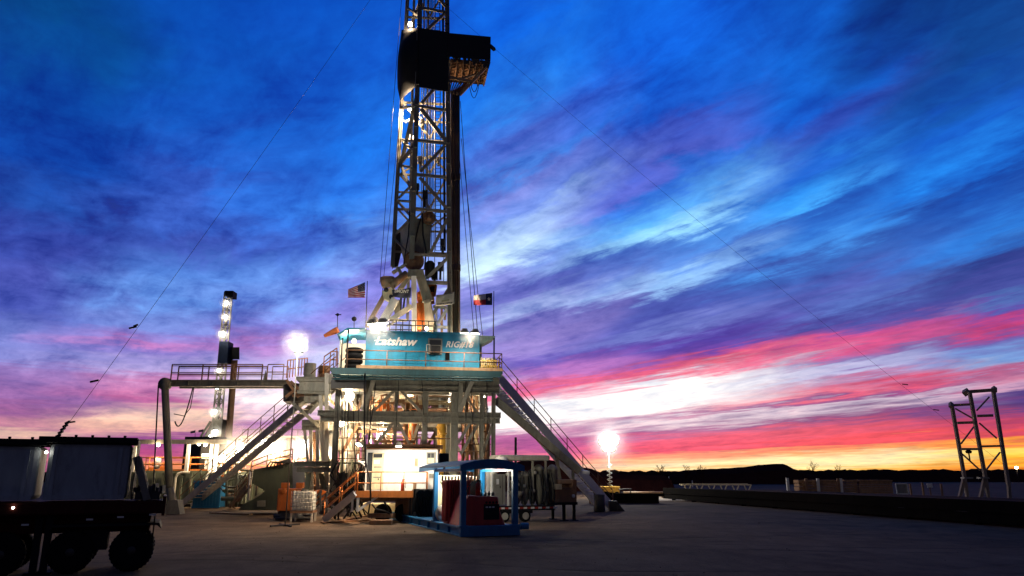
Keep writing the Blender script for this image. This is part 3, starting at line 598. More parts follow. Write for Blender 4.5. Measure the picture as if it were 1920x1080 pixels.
g_ = MB(); gbox(g_, 805.5, 637, 827, 647, hd0 - .135, hd0 - .122); g_.build('pane', M['glass'], wf)
g_ = MB(); gbox(g_, 809, 648, 826, 661, hd0 - .5, hd0 - .123)
for i in range(6): gbox(g_, 810, 649.5 + i * 1.9, 825, 650.2 + i * 1.9, hd0 - .515, hd0 - .502)
g_.build('air_conditioner', M['dark'], wf, bevel=.02)
b = MB(); rail_u = [(800, 646), (806, 646), (806, 661), (800, 661)]
for i in range(4): p, q = rail_u[i], rail_u[(i + 1) % 4]; b.tube(gp(*p, hd0 - .3), gp(*q, hd0 - .3), .03, n=6)
b.build('bracket', M['white'], wf)
b = MB(); gbox(b, 836, 659.5, 843, 675, hd0 - .1, hd0 - .043); b.build('vent', M['black'], dog, bevel=.01)
b = MB(); gbox(b, 757, 656, 759.5, 691, hd0 - .075, hd0 - .043); gbox(b, 727, 654, 757, 656, hd0 - .075, hd0 - .043); gbox(b, 725, 654, 727.5, 691, hd0 - .075, hd0 - .043); b.build('door', M['teal'], dog)
# awning porch at the left end
pa0 = G.h(632, 690, -.6)[0]
aw = thing('awning_porch', 'pale porch shelter with turquoise roof beside the turquoise cabin', 'porch', G.w(pa0 + 1, .5, FZ))
zt = G.h(660, 620, 0)[1]; zl = G.h(660, 632, 0)[1]
b = MB(); b.prism([G.w(pa0 - .1, -.9, zl), G.w(pa0 + .5, -.9, zt), G.w(ha0 - .08, -.9, zt + .02), G.w(ha0 - .08, -.9, zt - .08), G.w(pa0 + .55, -.9, zt - .1), G.w(pa0 + .02, -.9, zl - .03)], EY * 3.6); b.build('roof', M['teal'], aw)
b = MB(); b.fbox(G, pa0, ha0 - .05, 2.55, 2.65, FZ + .01, zl + .05); b.fbox(G, pa0 - .02, pa0 + .06, .6, 2.5, FZ + .01, zl - .1); b.build('wall', M['white'], aw)
for u, d in ((649, -.8), (639, .5)):
    b = MB(); p = gp(u, 690, d); b.tube((p.x, p.y, FZ + .002), (p.x, p.y, zt - .1), .05, n=8); b.build('post', M['dark'], aw)
# awning at the right end
aw2 = thing('awning', 'pale green awning on a thin post at the end of the turquoise cabin', 'awning', G.w(ha1 + .6, .2, FZ))
pr = G.h(927, 660, .2)[0]; z2 = G.h(915, 632, .2)[1]
b = MB(); b.prism([G.w(ha1 + .07, -.1, z2 + .02), G.w(pr, -.1, z2 + .02), G.w(pr, -.1, z2 - .06), G.w(ha1 + .35, -.1, z2 - .42), G.w(ha1 + .07, -.1, z2 - .42)], EY * 1.8); b.build('roof', mat('awning_pale', (.45, .62, .5), .5), aw2)
b = MB(); b.tube(G.w(pr - .05, 0, FZ + .002), G.w(pr - .05, 0, z2 - .07), .05, n=8); b.build('post', M['dark'], aw2)
b = MB(); b.tube(G.w(ha1 + .22, 1., FZ + .002), G.w(ha1 + .22, 1., z2 - .43), .09, n=8); b.build('post', M['white'], aw2)
# yellow bin of clamps at the right corner of the deck
yb = thing('clamp_bin', 'yellow basket of tools at the corner of the deck beneath the awning', 'basket', gp(915, 697, .3))
b = MB(); a0 = G.h(899, 690, .3)[0]; a1 = G.h(931, 690, .3)[0]
for k in range(9): a = a0 + (a1 - a0) * k / 8; b.bar(G.w(a, -.5, FZ + .005), G.w(a, -.5, FZ + .75), .05, .04, EY)
for zz in (.1, .42, .75): b.bar(G.w(a0, -.5, FZ + zz), G.w(a1, -.5, FZ + zz), .05, .05, EY)
b.fbox(G, a0, a1, -.45, .6, FZ + .004, FZ + .1); b.build('basket', M['yellow'], yb)
b = MB()
for k in range(6): b.lathe(G.w(a0 + .12 + (a1 - a0 - .2) * k / 5.5, .1, FZ + .12), Z, [(.09, 0), (.09, .5 + .35 * rnd.random()), (.05, .9)], 10)
b.build('tool', M['cream'], yb)
# stack of black drums beside the cabin, tyres
st = thing('hose_coil', 'thick black coiled hose stacked on the deck beside the turquoise cabin', 'hose coil', gp(663, 688, -.4))
b = MB(); p = gp(663, 688, -.4); p.z = FZ
for k in range(4): b.lathe(p + Z * (.02 + k * .33), Z, [(.38, 0), (.52, .06), (.54, .16), (.52, .26), (.38, .32)], 22)
b.build('coil', M['black'], st)
# black basket platform above the cabin roof
bk = thing('basket_platform', 'black railed work basket standing above the turquoise cabin roof', 'platform', gp(772, 622, 3.4))
a0, z0 = G.h(730, 622, 2.9); a1 = G.h(815, 622, 2.9)[0]
b = MB(); b.fbox(G, a0, a1, 2.7, 4.2, z0 - .25, z0); b.build('floor', M['truckblack'], bk)
b = MB(); rail(b, [G.w(a0, 2.7, z0), G.w(a1, 2.7, z0)], .75, .035, (.55,), .42); rail(b, [G.w(a0, 4.2, z0), G.w(a1, 4.2, z0)], .75, .035, (.55,), .8); rail(b, [G.w(a0, 2.7, z0), G.w(a0, 4.2, z0)], .75, .035); rail(b, [G.w(a1, 2.7, z0), G.w(a1, 4.2, z0)], .75, .035); b.build('handrail', M['truckblack'], bk)
b = MB()
for a in (a0 + .2, a1 - .2): b.tube(G.w(a, 4., FZ), G.w(a, 4., z0 - .25), .07, n=8)
b.build('leg', M['truckblack'], bk)
# horn and beacon on the porch roof, wind sock
for (u, v0, v1, lab, nm, rr) in ((633, 620, 590, 'slim weather sensor on a rod above the wind sock', 'weather_sensor', .1), (664, 618, 598, 'round black beacon on a short rod above the porch roof', 'beacon', .16)):
    p = gp(u, v0, .4); q = gp(u, v1, .4); t = thing(nm, lab, nm.replace('_', ' '), p); b = MB(); b.tube(p - Z * .1, q, .025, n=6); b.build('rod', M['dark'], t)
    b = MB(); b.lathe(q - Z * rr, Z, [(.01, 0), (rr * .8, rr * .4), (rr, rr), (rr * .8, rr * 1.6), (.01, rr * 2)], 14); 
    if rr < .15: b.bar(q + V((-.15, 0, 0)), q + V((.22, 0, 0)), .05, .05)
    b.build('head', M['black'], t)
ws = thing('windsock', 'orange wind sock blowing out from its rod on the porch roof', 'wind sock', gp(634, 623, .4))
b = MB(); p = gp(634, 618, .4); q = gp(608, 630, .6); d = (q - p).normalized(); L = (q - p).length; b.lathe(p, d, [(.2, 0), (.19, L * .3), (.15, L * .6), (.1, L)], 12); b.build('sock', mat('sock_orange', (.75, .2, .06), .8), ws)
# ------------------------------------------------------------------ flags
def flag(label, u, vb, vt, d, u1, vt_, vb_, kind):
    p, q = gp(u, vb, d), gp(u + (vb - vt) * .03 if kind == 'us' else u + 1, vt, d); t = thing('flag', label, 'flag', p)
    b = MB(); b.tube(p, q, .035, .025, n=8); b.build('pole', M['dark'], t)
    mats = [mat('flag_' + n_, c, .8, var=.15, streak=False) for n_, c in (('red', (.5, .03, .05)), ('white', (.9, .82, .8)), ('navy', (.02, .03, .12)))]
    def fp(x, y):
        """x from the pole to the fly, y from the top edge down"""
        uu = (u - 1.5 if kind == 'us' else u - 2) + (u1 - u + 1) * x
        top = vt_[0] + (vt_[1] - vt_[0]) * x; bot = vb_[0] + (vb_[1] - vb_[0]) * x
        return gp(uu, top + (bot - top) * y, d - .12 + .3 * math.sin(x * 7 + y * 1.2) * (.3 + x))
    nx = 26; ny = 26; b = MB()
    for i in range(nx):
        for j in range(ny):
            x, y = (i + .5) / nx, (j + .5) / ny
            if kind == 'us': m_ = 2 if (x < .42 and y < 7 / 13) else (0 if int(y * 13) % 2 == 0 else 1)
            else: m_ = 2 if x < .36 else (1 if y < .5 else 0)
            b.m = m_; b.face([fp(i / nx, j / ny), fp((i + 1) / nx, j / ny), fp((i + 1) / nx, (j + 1) / ny), fp(i / nx, (j + 1) / ny)], True)
    cl = b.build('cloth', mats, t)
    sb_ = MB()
    def star(cx, cy, rx, ry):
        pts = []
        for k in range(10):
            r = 1 if k % 2 == 0 else .4; th = math.pi * k / 5; pp = fp(cx + rx * r * math.sin(th), cy - ry * r * math.cos(th)); pts.append(pp - EY * .02)
        c = fp(cx, cy) - EY * .02
        for k in range(10): sb_.face([pts[k], pts[(k + 1) % 10], c])
    if kind == 'us':
        for r_i in range(9):
            for c_i in range(6 if r_i % 2 == 0 else 5): star(.035 + (c_i + (.5 if r_i % 2 else 0)) * .07, .05 + r_i * .055, .022, .022)
    else: star(.18, .5, .11, .2)
    sb_.build('star', mats[1], cl)
flag('American flag with stripes flying from a pole above the porch', 686, 620, 527, 1.2, 653, (529, 543), (558, 558), 'us')
flag('Texas flag with one star flying at the end of the turquoise cabin', 925, 632, 546, .4, 889, (549, 554), (572, 572), 'tx')
# ------------------------------------------------------------------ mast
D1, D0 = 5.0, 7.6
mast = thing('drilling_mast', 'tall steel lattice mast rising above the turquoise cabin out of the frame', 'mast', gp(805, 690, D1))
def leg(u0, v0, u1, v1, d, w, t, m='mast'):
    b = MB(); b.ibar(gp(u0, v0, d), gp(u1, v1, d), w, t, EY); return b.build('leg', M[m], mast)
L1 = lambda v: 772 + (480 - v) / 480 * 16            # picture column of the near left leg at height v
L2 = lambda v: 843.5 - (600 - v) / 600 * 5.5
L0 = lambda v: 736 + (500 - v) / 500 * 28
leg(L1(486), 486, L1(-60), -60, D1, .36, .36); leg(L2(690), 690, L2(-60), -60, D1, .34, .36)
leg(L0(500), 500, L0(-60), -60, D0, .3, .3)
leg(846, 640, 838, -60, D0, .3, .3)
b = MB(); b.bar(gp(L0(503), 503, D0), gp(L0(-60), -60, D0), .34, .08, G.ex); b.build('leg_flange', M['mast'], mast)
def mb_bar(name, u0, v0, u1, v1, d0, d1, w, t=.14, m='mast'):
    b = MB(); b.bar(gp(u0, v0, d0), gp(u1, v1, d1), w, t, EY); return b.build(name, M[m], mast)
for v0, v1 in [(-45, -38), (15, 23), (199, 207), (263, 269), (327, 333), (391, 397), (477, 480), (529, 531)]:
    mb_bar('girt', L1(v0) + 3 if v0 < 500 else 800, v0, L2(v1) - 3, v1, D1, D1, .2 if v0 < 500 else .25)
for a in [(790, -36, 836, 12), (833, 26, 790, 66), (838, 140, 790, 194), (789, 204, 837, 265), (834, 273, 788, 322), (787, 333, 838, 391), (839, 410, 807, 474), (839, 484, 800, 522), (842, 540, 805, 600)]:
    mb_bar('brace', *a, D1, D1, .22 if a[1] != 204 else .3)
# left side face: from the near left leg back to the far left leg
for a in [(781, 184, 753, 304, .3), (779, 269, 748, 311, .26), (753, 313, 771, 356, .2), (748, 371, 769, 350, .14), (745, 376, 770, 378, .12), (748, 380, 770, 405, .16), (757, 262, 776, 266, .16), (757, 268, 775, 281, .16), (764, 15, 786, 30, .16), (766, 60, 787, 5, .2), (752, 203, 778, 199, .2), (750, 310, 772, 314, .14), (741, 440, 770, 410, .16), (739, 447, 768, 478, .14)]:
    u0, v0, u1, v1, w = a
    if u0 > u1: u0, v0, u1, v1 = u1, v1, u0, v0
    mb_bar('side_brace', u0, v0, u1, v1, D0, D1, w)
# back and right faces
for v in (-30, 30, 190, 260, 325, 390, 470):
    mb_bar('back_girt', L0(v), v + 2, 842, v + 6, D0, D0, .16)
for v0, v1 in ((190, 260), (260, 325), (325, 390), (-30, 30)): mb_bar('back_brace', L0(v0) + 2, v0, 806, v1, D0, D0, .14); mb_bar('back_brace', 842, v0, 806, v1, D0, D0, .14)
# ladder with its cage
b = MB(); u0, u1 = 817, 826
for u in (u0, u1): b.tube(gp(u, 470, 6.6), gp(u - 1, -40, 6.6), .03, n=5)
k0, k1 = gp(u0, 470, 6.6), gp(u1, 470, 6.6); e0, e1 = gp(u0 - 1, -40, 6.6), gp(u1 - 1, -40, 6.6); NR = 78
for i in range(NR): t = i / NR; b.tube(lerp(k0, e0, t), lerp(k1, e1, t), .02, n=4)
b.build('ladder', M['dark'], mast)
# vertical guide rails and lines in the mast
for (u, ub, w, m) in [(796, 793, .1, 'steel2'), (803, 800, .13, 'steel2'), (808, 806, .08, 'steel2'), (777, 768, .2, 'steel2'), (812, 812, .05, 'dark'), (830, 834, .16, 'dark')]:
    b = MB(); b.bar(gp(ub, 470, 6.2), gp(u, -40, 6.2), w, w, EY); b.build('guide_rail', M[m], mast)
for (u0, v0, u1, v1) in [(742, 440, 800, 392), (800, 392, 842, 440), (752, 325, 806, 292), (806, 292, 842, 325), (746, 392, 790, 440), (790, 440, 842, 400), (760, 230, 806, 200), (758, 196, 800, 232)]: mb_bar('back_brace', u0, v0, u1, v1, D0, D0, .12)
for v in (225, 292, 358, 430): mb_bar('back_girt', L0(v), v + 2, 842, v + 5, D0, D0, .12)
for k, (ua_, ub_) in enumerate([(791, 789), (794, 795), (799, 797), (801, 802), (805, 803), (810, 809), (814, 815), (824, 827), (831, 832)]):
    b = MB(); b.path([gp(ub_, 470 if k % 2 else 530, 5.6 + .2 * k), gp((ua_ + ub_) / 2 + .6, 300, 5.6 + .2 * k), gp(ua_, -40, 5.6 + .2 * k)], .03, 5); b.build('drill_line', M['dark' if k % 3 else 'steel2'], mast)
for (u, v, d, w) in [(788, 300, 5.6, .5), (797, 365, 6, .6), (783, 350, 6, .4), (822, 300, 6.2, .3), (793, 230, 6, .4), (830, 455, 5.6, .5), (826, 500, 5.6, .6), (815, 515, 6, .7)]:
    b = MB(); c = gp(u, v, d); b.box(c, (w * .6, .4, w)); b.tube(c, c - Z * (w * 1.6), .08, n=8); b.build('fixture', M['dark' if v > 320 else 'steel2'], mast)
# black wind walls round the racking platform
ww = thing('wind_wall', 'black tarpaulin wind wall wrapped round the mast high up', 'wind wall', gp(790, 165, D1 - .3))
p_ = lambda u, v, d: gp(u, v, d)
b = MB(); b.prism([p_(786, 52, D1 - .3), p_(841, 60, D1 - .3), p_(840, 172, D1 - .3), p_(786, 163, D1 - .3)], EY * .06); b.build('front_sheet', M['tarp'], ww)
b = MB()
rows = []
for i in range(13):
    t = i / 12; v = 56 + 131 * t; ub = L0(v) - (8 + 4 * math.sin(math.pi * min(1, t * 1.02)) ** 1.3 + (-5 if t > .85 else 0) * (t - .85) * 6); vb = v
    f = p_(788, 52 + 113 * t if t < .85 else 165 - (t - .85) * 60, D1 - .22); bk_ = p_(ub, vb, D0 - .5)
    rows.append([lerp(f, bk_, s) - G.ex * (.55 * math.sin(math.pi * s) * math.sin(math.pi * t)) - EY * (.9 * math.sin(math.pi * s) * math.sin(math.pi * t)) for s in [j / 8 for j in range(9)]])
for r0, r1 in zip(rows, rows[1:]):
    for j in range(8): b.face([r0[j], r0[j + 1], r1[j + 1], r1[j]], True)
s_ = b.build('side_sheet', M['tarp'], ww); sm = s_.modifiers.new('thick', 'SOLIDIFY'); sm.thickness = .05
# racking platform: black box wall on the right, open fingers beneath
rk = thing('racking_platform', 'black walled racking platform jutting from the mast with slatted fingers beneath', 'racking platform', gp(880, 120, D1))
a0 = G.h(840, 60, D1 - .3)[0]; a1 = G.h(920, 75, D1 - .3)[0]; zt = G.h(880, 66, D1 - .3)[1]; zb = G.h(880, 110, D1 - .3)[1]
dB = D1 + 3.4
b = MB(); b.fbox(G, a0 + .02, a1, D1 - .36, D1 - .3, zb, zt); b.build('front_wall', M['tarp'], rk)
b = MB(); b.fbox(G, a1 - .06, a1 + .002, D1 - .296, dB, zb, zt); b.build('side_wall', M['tarp'], rk)
b = MB(); b.fbox(G, a0 + .02, a1 - .08, dB - .06, dB, zb, zt); b.build('back_wall', M['tarp'], rk)
b = MB()
for i in range(15):
    d = D1 + .1 + i * .22; b.fbox(G, a0 + .3, a1 - .1, d, d + .09, zb - .02, zb + .12)
for i in range(7):
    a = a0 + .25 + i * (a1 - a0 - .4) / 6; b.fbox(G, a, a + .1, D1 - .25, dB - .1, zb - .2, zb - .03)
b.build('finger', M['brown'], rk)
b = MB()
for i in range(24):
    u = 840 + 78 * i / 23; c = gp(u, 101 + 17 * (i / 23), D1 - .3); b.bar(c + Z * .1, c + V((rnd.uniform(-.2, .2), .1, -rnd.uniform(.15, .5))), .16, .06, EY)
b.build('tattered_edge', M['dark'], rk)
lw = gp(862, 178, D1 + .4)
for p__, q__ in ((gp(911, 126, D1 + .2), lw), (gp(905, 124, dB - .3), gp(858, 172, dB - .3))): b = MB(); b.bar(p__, q__, .22, .18, EY); b.build('strut', M['tan'], rk)
b = MB()
b.bar(gp(840, 145, D1), gp(884, 153, D1 + .2), .2, .15, EY); b.bar(gp(843, 154, D1 + .6), gp(890, 140, D1 + .6), .14, .14, EY); b.bar(gp(842, 172, D1 + .4), gp(862, 177, D1 + .4), .2, .2, EY); b.build('strut', M['tan'], rk)
b = MB()
for i in range(9): b.bar(gp(842 + i * 5.5, 150, D1 + .2 + i * .2), gp(840 + i * 2.6, 174, D1 + .9), .1, .08, EY)
b.build('slat', M['brown'], rk)
b = MB(); b.path(sag(gp(882, 155, D1), gp(899, 145, D1 + .5), 1.0), .03); b.path(sag(gp(880, 160, D1), gp(902, 135, D1 + .3), 1.6), .025); b.build('cable', M['cable'], rk)
b = MB(); b.bar(gp(919, 86, D1), gp(927, 93, D1 - .4), .22, .22, EY); b.build('anchor_lug', M['dark'], rk)
# stands of drill pipe racked in the mast
PL = ['stand of drill pipe racked beside the mast, next to the right mast leg', 'second stand of drill pipe out from the mast leg', 'third stand of drill pipe, middle of the racked row', 'fourth stand of drill pipe, next to last in the racked row', 'outermost stand of drill pipe in the racked row']
for i in range(5):
    u = 847.5 + i * 3.4; b = MB(); p = gp(u + .3, 692, D1 + .3 + .25 * (i % 2)); q = gp(u - .8, 172, D1 + .3 + .25 * (i % 2)); b.tube(p, q, .075, n=10)
    n = (q - p).normalized(); L = (q - p).length
    for f in (.33, .66): b.lathe(p + n * (L * f), n, [(.075, 0), (.105, .06), (.105, .5), (.075, .56)], 10)
    tag(b.build('drill_pipe', M['pipe']), PL[i], 'drill pipe', 'racked stands of drill pipe')
for i in range(4):
    u = 849 + i * 3.6; b = MB(); p = gp(u + .3, 692, D1 + 1.2); q = gp(u - .8, 172, D1 + 1.2); b.tube(p, q, .075, n=8)
    tag(b.build('drill_pipe', M['pipe']), 'stand of drill pipe in the rear row behind the racked front row', 'drill pipe', 'rear stands of drill pipe')
# ------------------------------------------------------------------ hoisting gear in the lower mast
tv = thing('travelling_block', 'big grey plated hoist block with a brown sheave hanging in the mast', 'travelling block', gp(788, 475, D1 + .6))
b = MB(); b.prism([gp(769, 409, D1 + .5), gp(809, 409, D1 + .5), gp(807, 474, D1 + .5), gp(769, 476, D1 + .5)], EY * .9); b.build('front_plate', M['steel'], tv, bevel=.03)
b = MB(); b.prism([gp(768, 413, D1 + .6), gp(752, 431, D1 + 1.6), gp(752, 457, D1 + 1.6), gp(759, 490, D1 + 1.4), gp(768, 474, D1 + .6)], V((-.05, .1, 0)) + EY * .5); b.build('side_plate', M['steel2'], tv)
def sheave(name, label, u, v, d, r, parent=None):
    b = MB(); c = gp(u, v, d); b.lathe(c - EY * .12, EY, [(.05, -.06), (.12, -.06), (.12, 0), (r * .55, 0), (r * .6, .03), (r * .85, .03), (r, 0), (r * .9, .08), (r * .9, .12), (r, .2), (.1, .2)], 28)
    b.lathe(c - EY * .2, EY, [(.0, 0), (.14, .0), (.14, .1)], 12)
    return b.build('sheave', M['brown'], parent)
sheave('sheave', '', 804, 409, D1 + .3, .5, tv); sheave('sheave', '', 776, 489.5, D1 + .1, .72, tv)
b = MB(); b.path([gp(778, 420, D1 + .4), gp(774, 440, D1 + .2), gp(776, 465, D1 + .3), gp(781, 440, D1 + .3), gp(790, 405, D1 + .4)], .05); b.path([gp(792, 400, D1 + .2), gp(793, 440, D1 + .1), gp(799, 470, D1 + .2), gp(796, 505, D1 + .2), gp(783, 507, D1)], .06); b.path([gp(768, 395, D1 - .1), gp(766, 440, D1 - .2), gp(759, 480, D1 - .1), gp(757, 495, D1)], .05); b.build('hose', M['cable'], tv)
b = MB(); b.prism([gp(741, 440, D0), gp(752, 435, D0), gp(753, 470, D0), gp(746, 500, D0), gp(736, 500, D0)], EY * .3); b.build('rear_plate', M['dark'], tv)
# A-frame straddling the well
af = thing('a_frame', 'grey and white A-frame of heavy legs at the foot of the mast', 'frame', gp(775, 690, 4))
def abar(name, u0, v0, u1, v1, d0, d1, w, t, m, par=af):
    b = MB(); b.bar(gp(u0, v0, d0), gp(u1, v1, d1), w, t, EY); return b.build(name, M[m], par, bevel=.02)
def aplate(name, pts, d, th, m, par=af):
    b = MB(); b.prism([gp(u, v, d) for u, v in pts], EY * th); return b.build(name, M[m], par, bevel=.02)
aplate('crown_plate', [(765, 505), (794, 505), (796, 517), (764, 519)], 4.6, .9, 'steel')
aplate('right_leg', [(780, 515), (795, 512), (812, 562), (794, 566)], 4.6, .5, 'steel')
aplate('knee', [(791, 564), (806, 560), (809, 566), (797, 569)], 4.5, .6, 'cabinet')
aplate('right_shin', [(795, 568), (806, 566), (817, 612), (812, 640), (797, 612)], 4.6, .4, 'steel2')
abar('right_outer_leg', 797, 522, 816, 618, 5.0, 5.0, .18, .3, 'steel')
aplate('left_thigh', [(762, 518), (774, 512), (757, 540), (745, 541)], 4.9, .4, 'steel')
abar('left_leg', 741, 562, 707, 622, 4.6, 4.2, .55, .4, 'white'); abar('left_outer_leg', 723, 550, 688, 612, 5.2, 4.6, .3, .3, 'tan')
aplate('left_shin', [(745, 562), (751, 562), (750, 586), (741, 590), (738, 578)], 4.9, .3, 'steel')
abar('white_post', 776, 518, 777, 625, 4.3, 4.3, .34, .3, 'white'); abar('white_post', 766, 520, 764, 600, 5.6, 5.6, .2, .3, 'steel2'); abar('rod', 752, 558, 751, 592, 5.2, 5.2, .14, .1, 'dark'); abar('rod', 759, 558, 754, 592, 5.2, 5.2, .14, .1, 'dark')
abar('cross_arm', 733, 600, 772, 574, 4.2, 4.2, .34, .3, 'steel2'); abar('cross_arm', 730, 600, 763, 601, 4.1, 4.1, .14, .2, 'cream'); abar('stair_stringer', 726, 612, 746, 600, 4.1, 4.1, .14, .1, 'steel2')
abar('floor_post', 818, 575, 818, 690, 5.2, 5.2, .16, .2, 'white'); abar('floor_post', 828, 576, 829, 690, 5.6, 5.6, .16, .2, 'tan'); abar('floor_brace', 821, 607, 838, 580, 5.1, 5.1, .22, .2, 'white'); abar('floor_post', 835, 577, 834, 600, 5.3, 5.3, .14, .2, 'tan')
abar('floor_girt', 812, 575, 838, 577, 5.2, 5.2, .2, .2, 'steel2'); abar('floor_girt', 820, 613, 840, 614, 5.2, 5.2, .2, .2, 'white'); abar('floor_girt', 800, 530, 841, 531, 5.4, 5.4, .2, .2, 'tan')
# tan link arm on the left
la = thing('link_arm', 'tan jointed arm reaching left from the foot of the mast', 'arm', gp(735, 520, 5))
b = MB(); b.tube(gp(763, 513, 4.9), gp(732, 537, 4.7), .26, .3, 14); b.build('cylinder', M['tan'], la)
b = MB(); b.tube(gp(762, 495, 5.1), gp(736, 512, 5.1), .12, .14, 10); b.tube(gp(750, 508, 4.9), gp(752, 520, 4.8), .12, n=8); b.tube(gp(744, 500, 5), gp(757, 522, 5), .1, n=8); b.build('link', M['cream'], la)
b = MB(); c = gp(722, 531, 4.8); b.lathe(c - G.ex * .3, G.ex + Z * .25, [(.2, 0), (.42, .08), (.45, .3), (.35, .8), (.25, 1.0)], 16); b.build('motor', M['tan'], la)
b = MB(); b.prism([gp(716, 545, 4.7), gp(738, 536, 4.7), gp(744, 550, 4.7), gp(732, 566, 4.7), gp(720, 560, 4.7)], EY * .4); b.build('hub_plate', M['cream'], la, bevel=.03)
b = MB(); b.lathe(gp(724, 543, 4.6), EY, [(.02, 0), (.16, 0), (.16, .1)], 12); b.build('pin', M['dark'], la)
b = MB(); b.lathe(gp(733, 556, 4.6), EY, [(.02, 0), (.14, 0), (.14, .1)], 12); b.build('pin', M['dark'], la)
# top drive
td = thing('top_drive', 'orange motor unit hung inside the A-frame of the mast', 'top drive', gp(790, 600, 5))
b = MB(); c = gp(788, 612, 5.4); b.lathe(V((c.x, c.y, c.z)), Z, [(.3, -.3), (.35, 0), (.25, .1), (.25, .7), (.36, .75), (.36, 1.3), (.2, 1.35), (.2, 1.9), (.3, 2.0), (.3, 2.4), (.12, 2.5)], 16); b.build('body', M['redorange'], td)
b = MB(); b.prism([gp(782, 548, 5.2), gp(788, 545, 5.2), gp(793, 563, 5.2), gp(785, 567, 5.2), gp(782, 560, 5.2)], EY * .5); b.build('guard', M['redorange'], td, bevel=.02)
b = MB()
for i in range(9): u = 782 + i * 1.8; b.path([gp(u, 568, 4.9), gp(u - 1 + 2 * rnd.random(), 585, 4.8), gp(u + rnd.uniform(-2, 2), 610, 4.9)], .045, 6)
b.build('hose', M['redorange'], td)
tr = thing('pipe_handler', 'orange pipe handling claw beside the right mast leg', 'pipe handler', gp(810, 555, 5.8))
b = MB(); b.prism([gp(802, 532, 5.7), gp(818, 532, 5.7), gp(817, 548, 5.7), gp(811, 562, 5.7), gp(806, 550, 5.7)], EY * .5); b.build('body', M['redorange'], tr, bevel=.04)
b = MB(); b.bar(gp(802, 535, 5.5), gp(807, 552, 5.5), .14, .2, EY); b.bar(gp(818, 535, 5.5), gp(815, 556, 5.5), .14, .2, EY); b.bar(gp(810, 548, 5.5), gp(812, 570, 5.5), .22, .2, EY); b.build('jaw', M['orange'], tr, bevel=.02)
b = MB(); b.lathe(gp(811, 543, 5.6), EY, [(.02, 0), (.26, 0), (.26, .12)], 14); b.lathe(gp(806, 505, 5.7), Z, [(.1, -.6), (.35, -.5), (.38, .4), (.2, .6)], 14); b.build('motor', M['dark'], tr)
# banners
bn = thing('banner', 'navy banner with white capital letters sagging across the A-frame', 'banner', gp(752, 558, 4))
def cloth(corners, d, m, par, name, wav=.05):
    b = MB(); nx, ny = 16, 8
    def q(x, y):
        (u0, v0), (u1, v1), (u2, v2), (u3, v3) = corners; tu = u0 + (u1 - u0) * x; tv_ = v0 + (v1 - v0) * x; bu = u3 + (u2 - u3) * x; bv = v3 + (v2 - v3) * x
        return gp(tu + (bu - tu) * y, tv_ + (bv - tv_) * y + 1.5 * math.sin(math.pi * x), d + wav * math.sin(x * 9 + y * 3))
    for i in range(nx):
        for j in range(ny): b.face([q(i / nx, j / ny), q((i + 1) / nx, j / ny), q((i + 1) / nx, (j + 1) / ny), q(i / nx, (j + 1) / ny)], True)
    o = b.build(name, m, par); s = o.modifiers.new('thick', 'SOLIDIFY'); s.thickness = .015; return o
M['navy'] = mat('banner_navy', (.03, .035, .06), .7, var=.2); M['bgrey'] = mat('banner_grey', (.3, .3, .29), .7, var=.15)
cloth([(735, 543), (771, 539), (770, 558), (736, 556)], 3.9, M['navy'], bn, 'cloth')
a0, z1 = G.h(740, 542.5, 3.8); a1, z0 = G.h(767, 549.5, 3.8); text_obj('BMONT', G, a0, a1, z0, z1, 3.8, 'tote', bn, shear=.1, bold=.01)
b = MB(); b.bar(gp(738, 543, 3.9), gp(741, 534, 4.4), .03, .03); b.bar(gp(770, 540, 3.9), gp(772, 532, 4.4), .03, .03); b.build('tie', M['dark'], bn)
bn2 = thing('banner', 'plain grey banner tied across the right mast leg', 'banner', gp(834, 573, 4.5))
cloth([(818, 553), (852, 547), (852, 569), (816, 574)], 4.5, M['bgrey'], bn2, 'cloth', .03)
b = MB(); r5 = random.Random(3); u = 820
while u < 848: w = r5.uniform(1.2, 2.6); a0, c = G.h(u, 570.5 - (u - 820) * .11, 4.42); b.fbox(G, a0, a0 + w * .033, 4.42, 4.435, c - .055, c + .055); u += w + .8
b.build('print', M['navy'], bn2)
b = MB(); b.prism([gp(828, 563.5, 4.43), gp(842, 561, 4.43), gp(842, 563.5, 4.43), gp(828, 566, 4.43)], EY * .01); b.build('print', M['green'], bn2)
# rig lines beside the mast
def wire(label, p, q, r=.022, s=0., name='wire', group=None, n=8):
    b = MB(); b.path(sag(p, q, s, n), r, 5); return tag(b.build(name, M['cable']), label, 'wire', group)
wire('thin wire hanging left of the mast from its top, the outer one', gp(756, -40, 6.5), gp(712, 532, 5.2), .02, -.6, 'hoist_line')
wire('thin wire hanging left of the mast, the inner one', gp(752, 200, 6.5), gp(716, 556, 4.8), .018, -.3, 'hoist_line')
wire('thin wire running down beside the racked drill pipe to the flag end of the cabin', gp(863, 190, 6), gp(896, 632, 2), .025, .1, 'tie_line')
wire('second thin wire crossing beside the racked drill pipe', gp(865, 260, 6), gp(905, 632, 2), .022, .1, 'tie_line')
wire('short wire nearest to the racked drill pipe', gp(862, 300, 6), gp(889, 628, 2.5), .022, .1, 'tie_line')
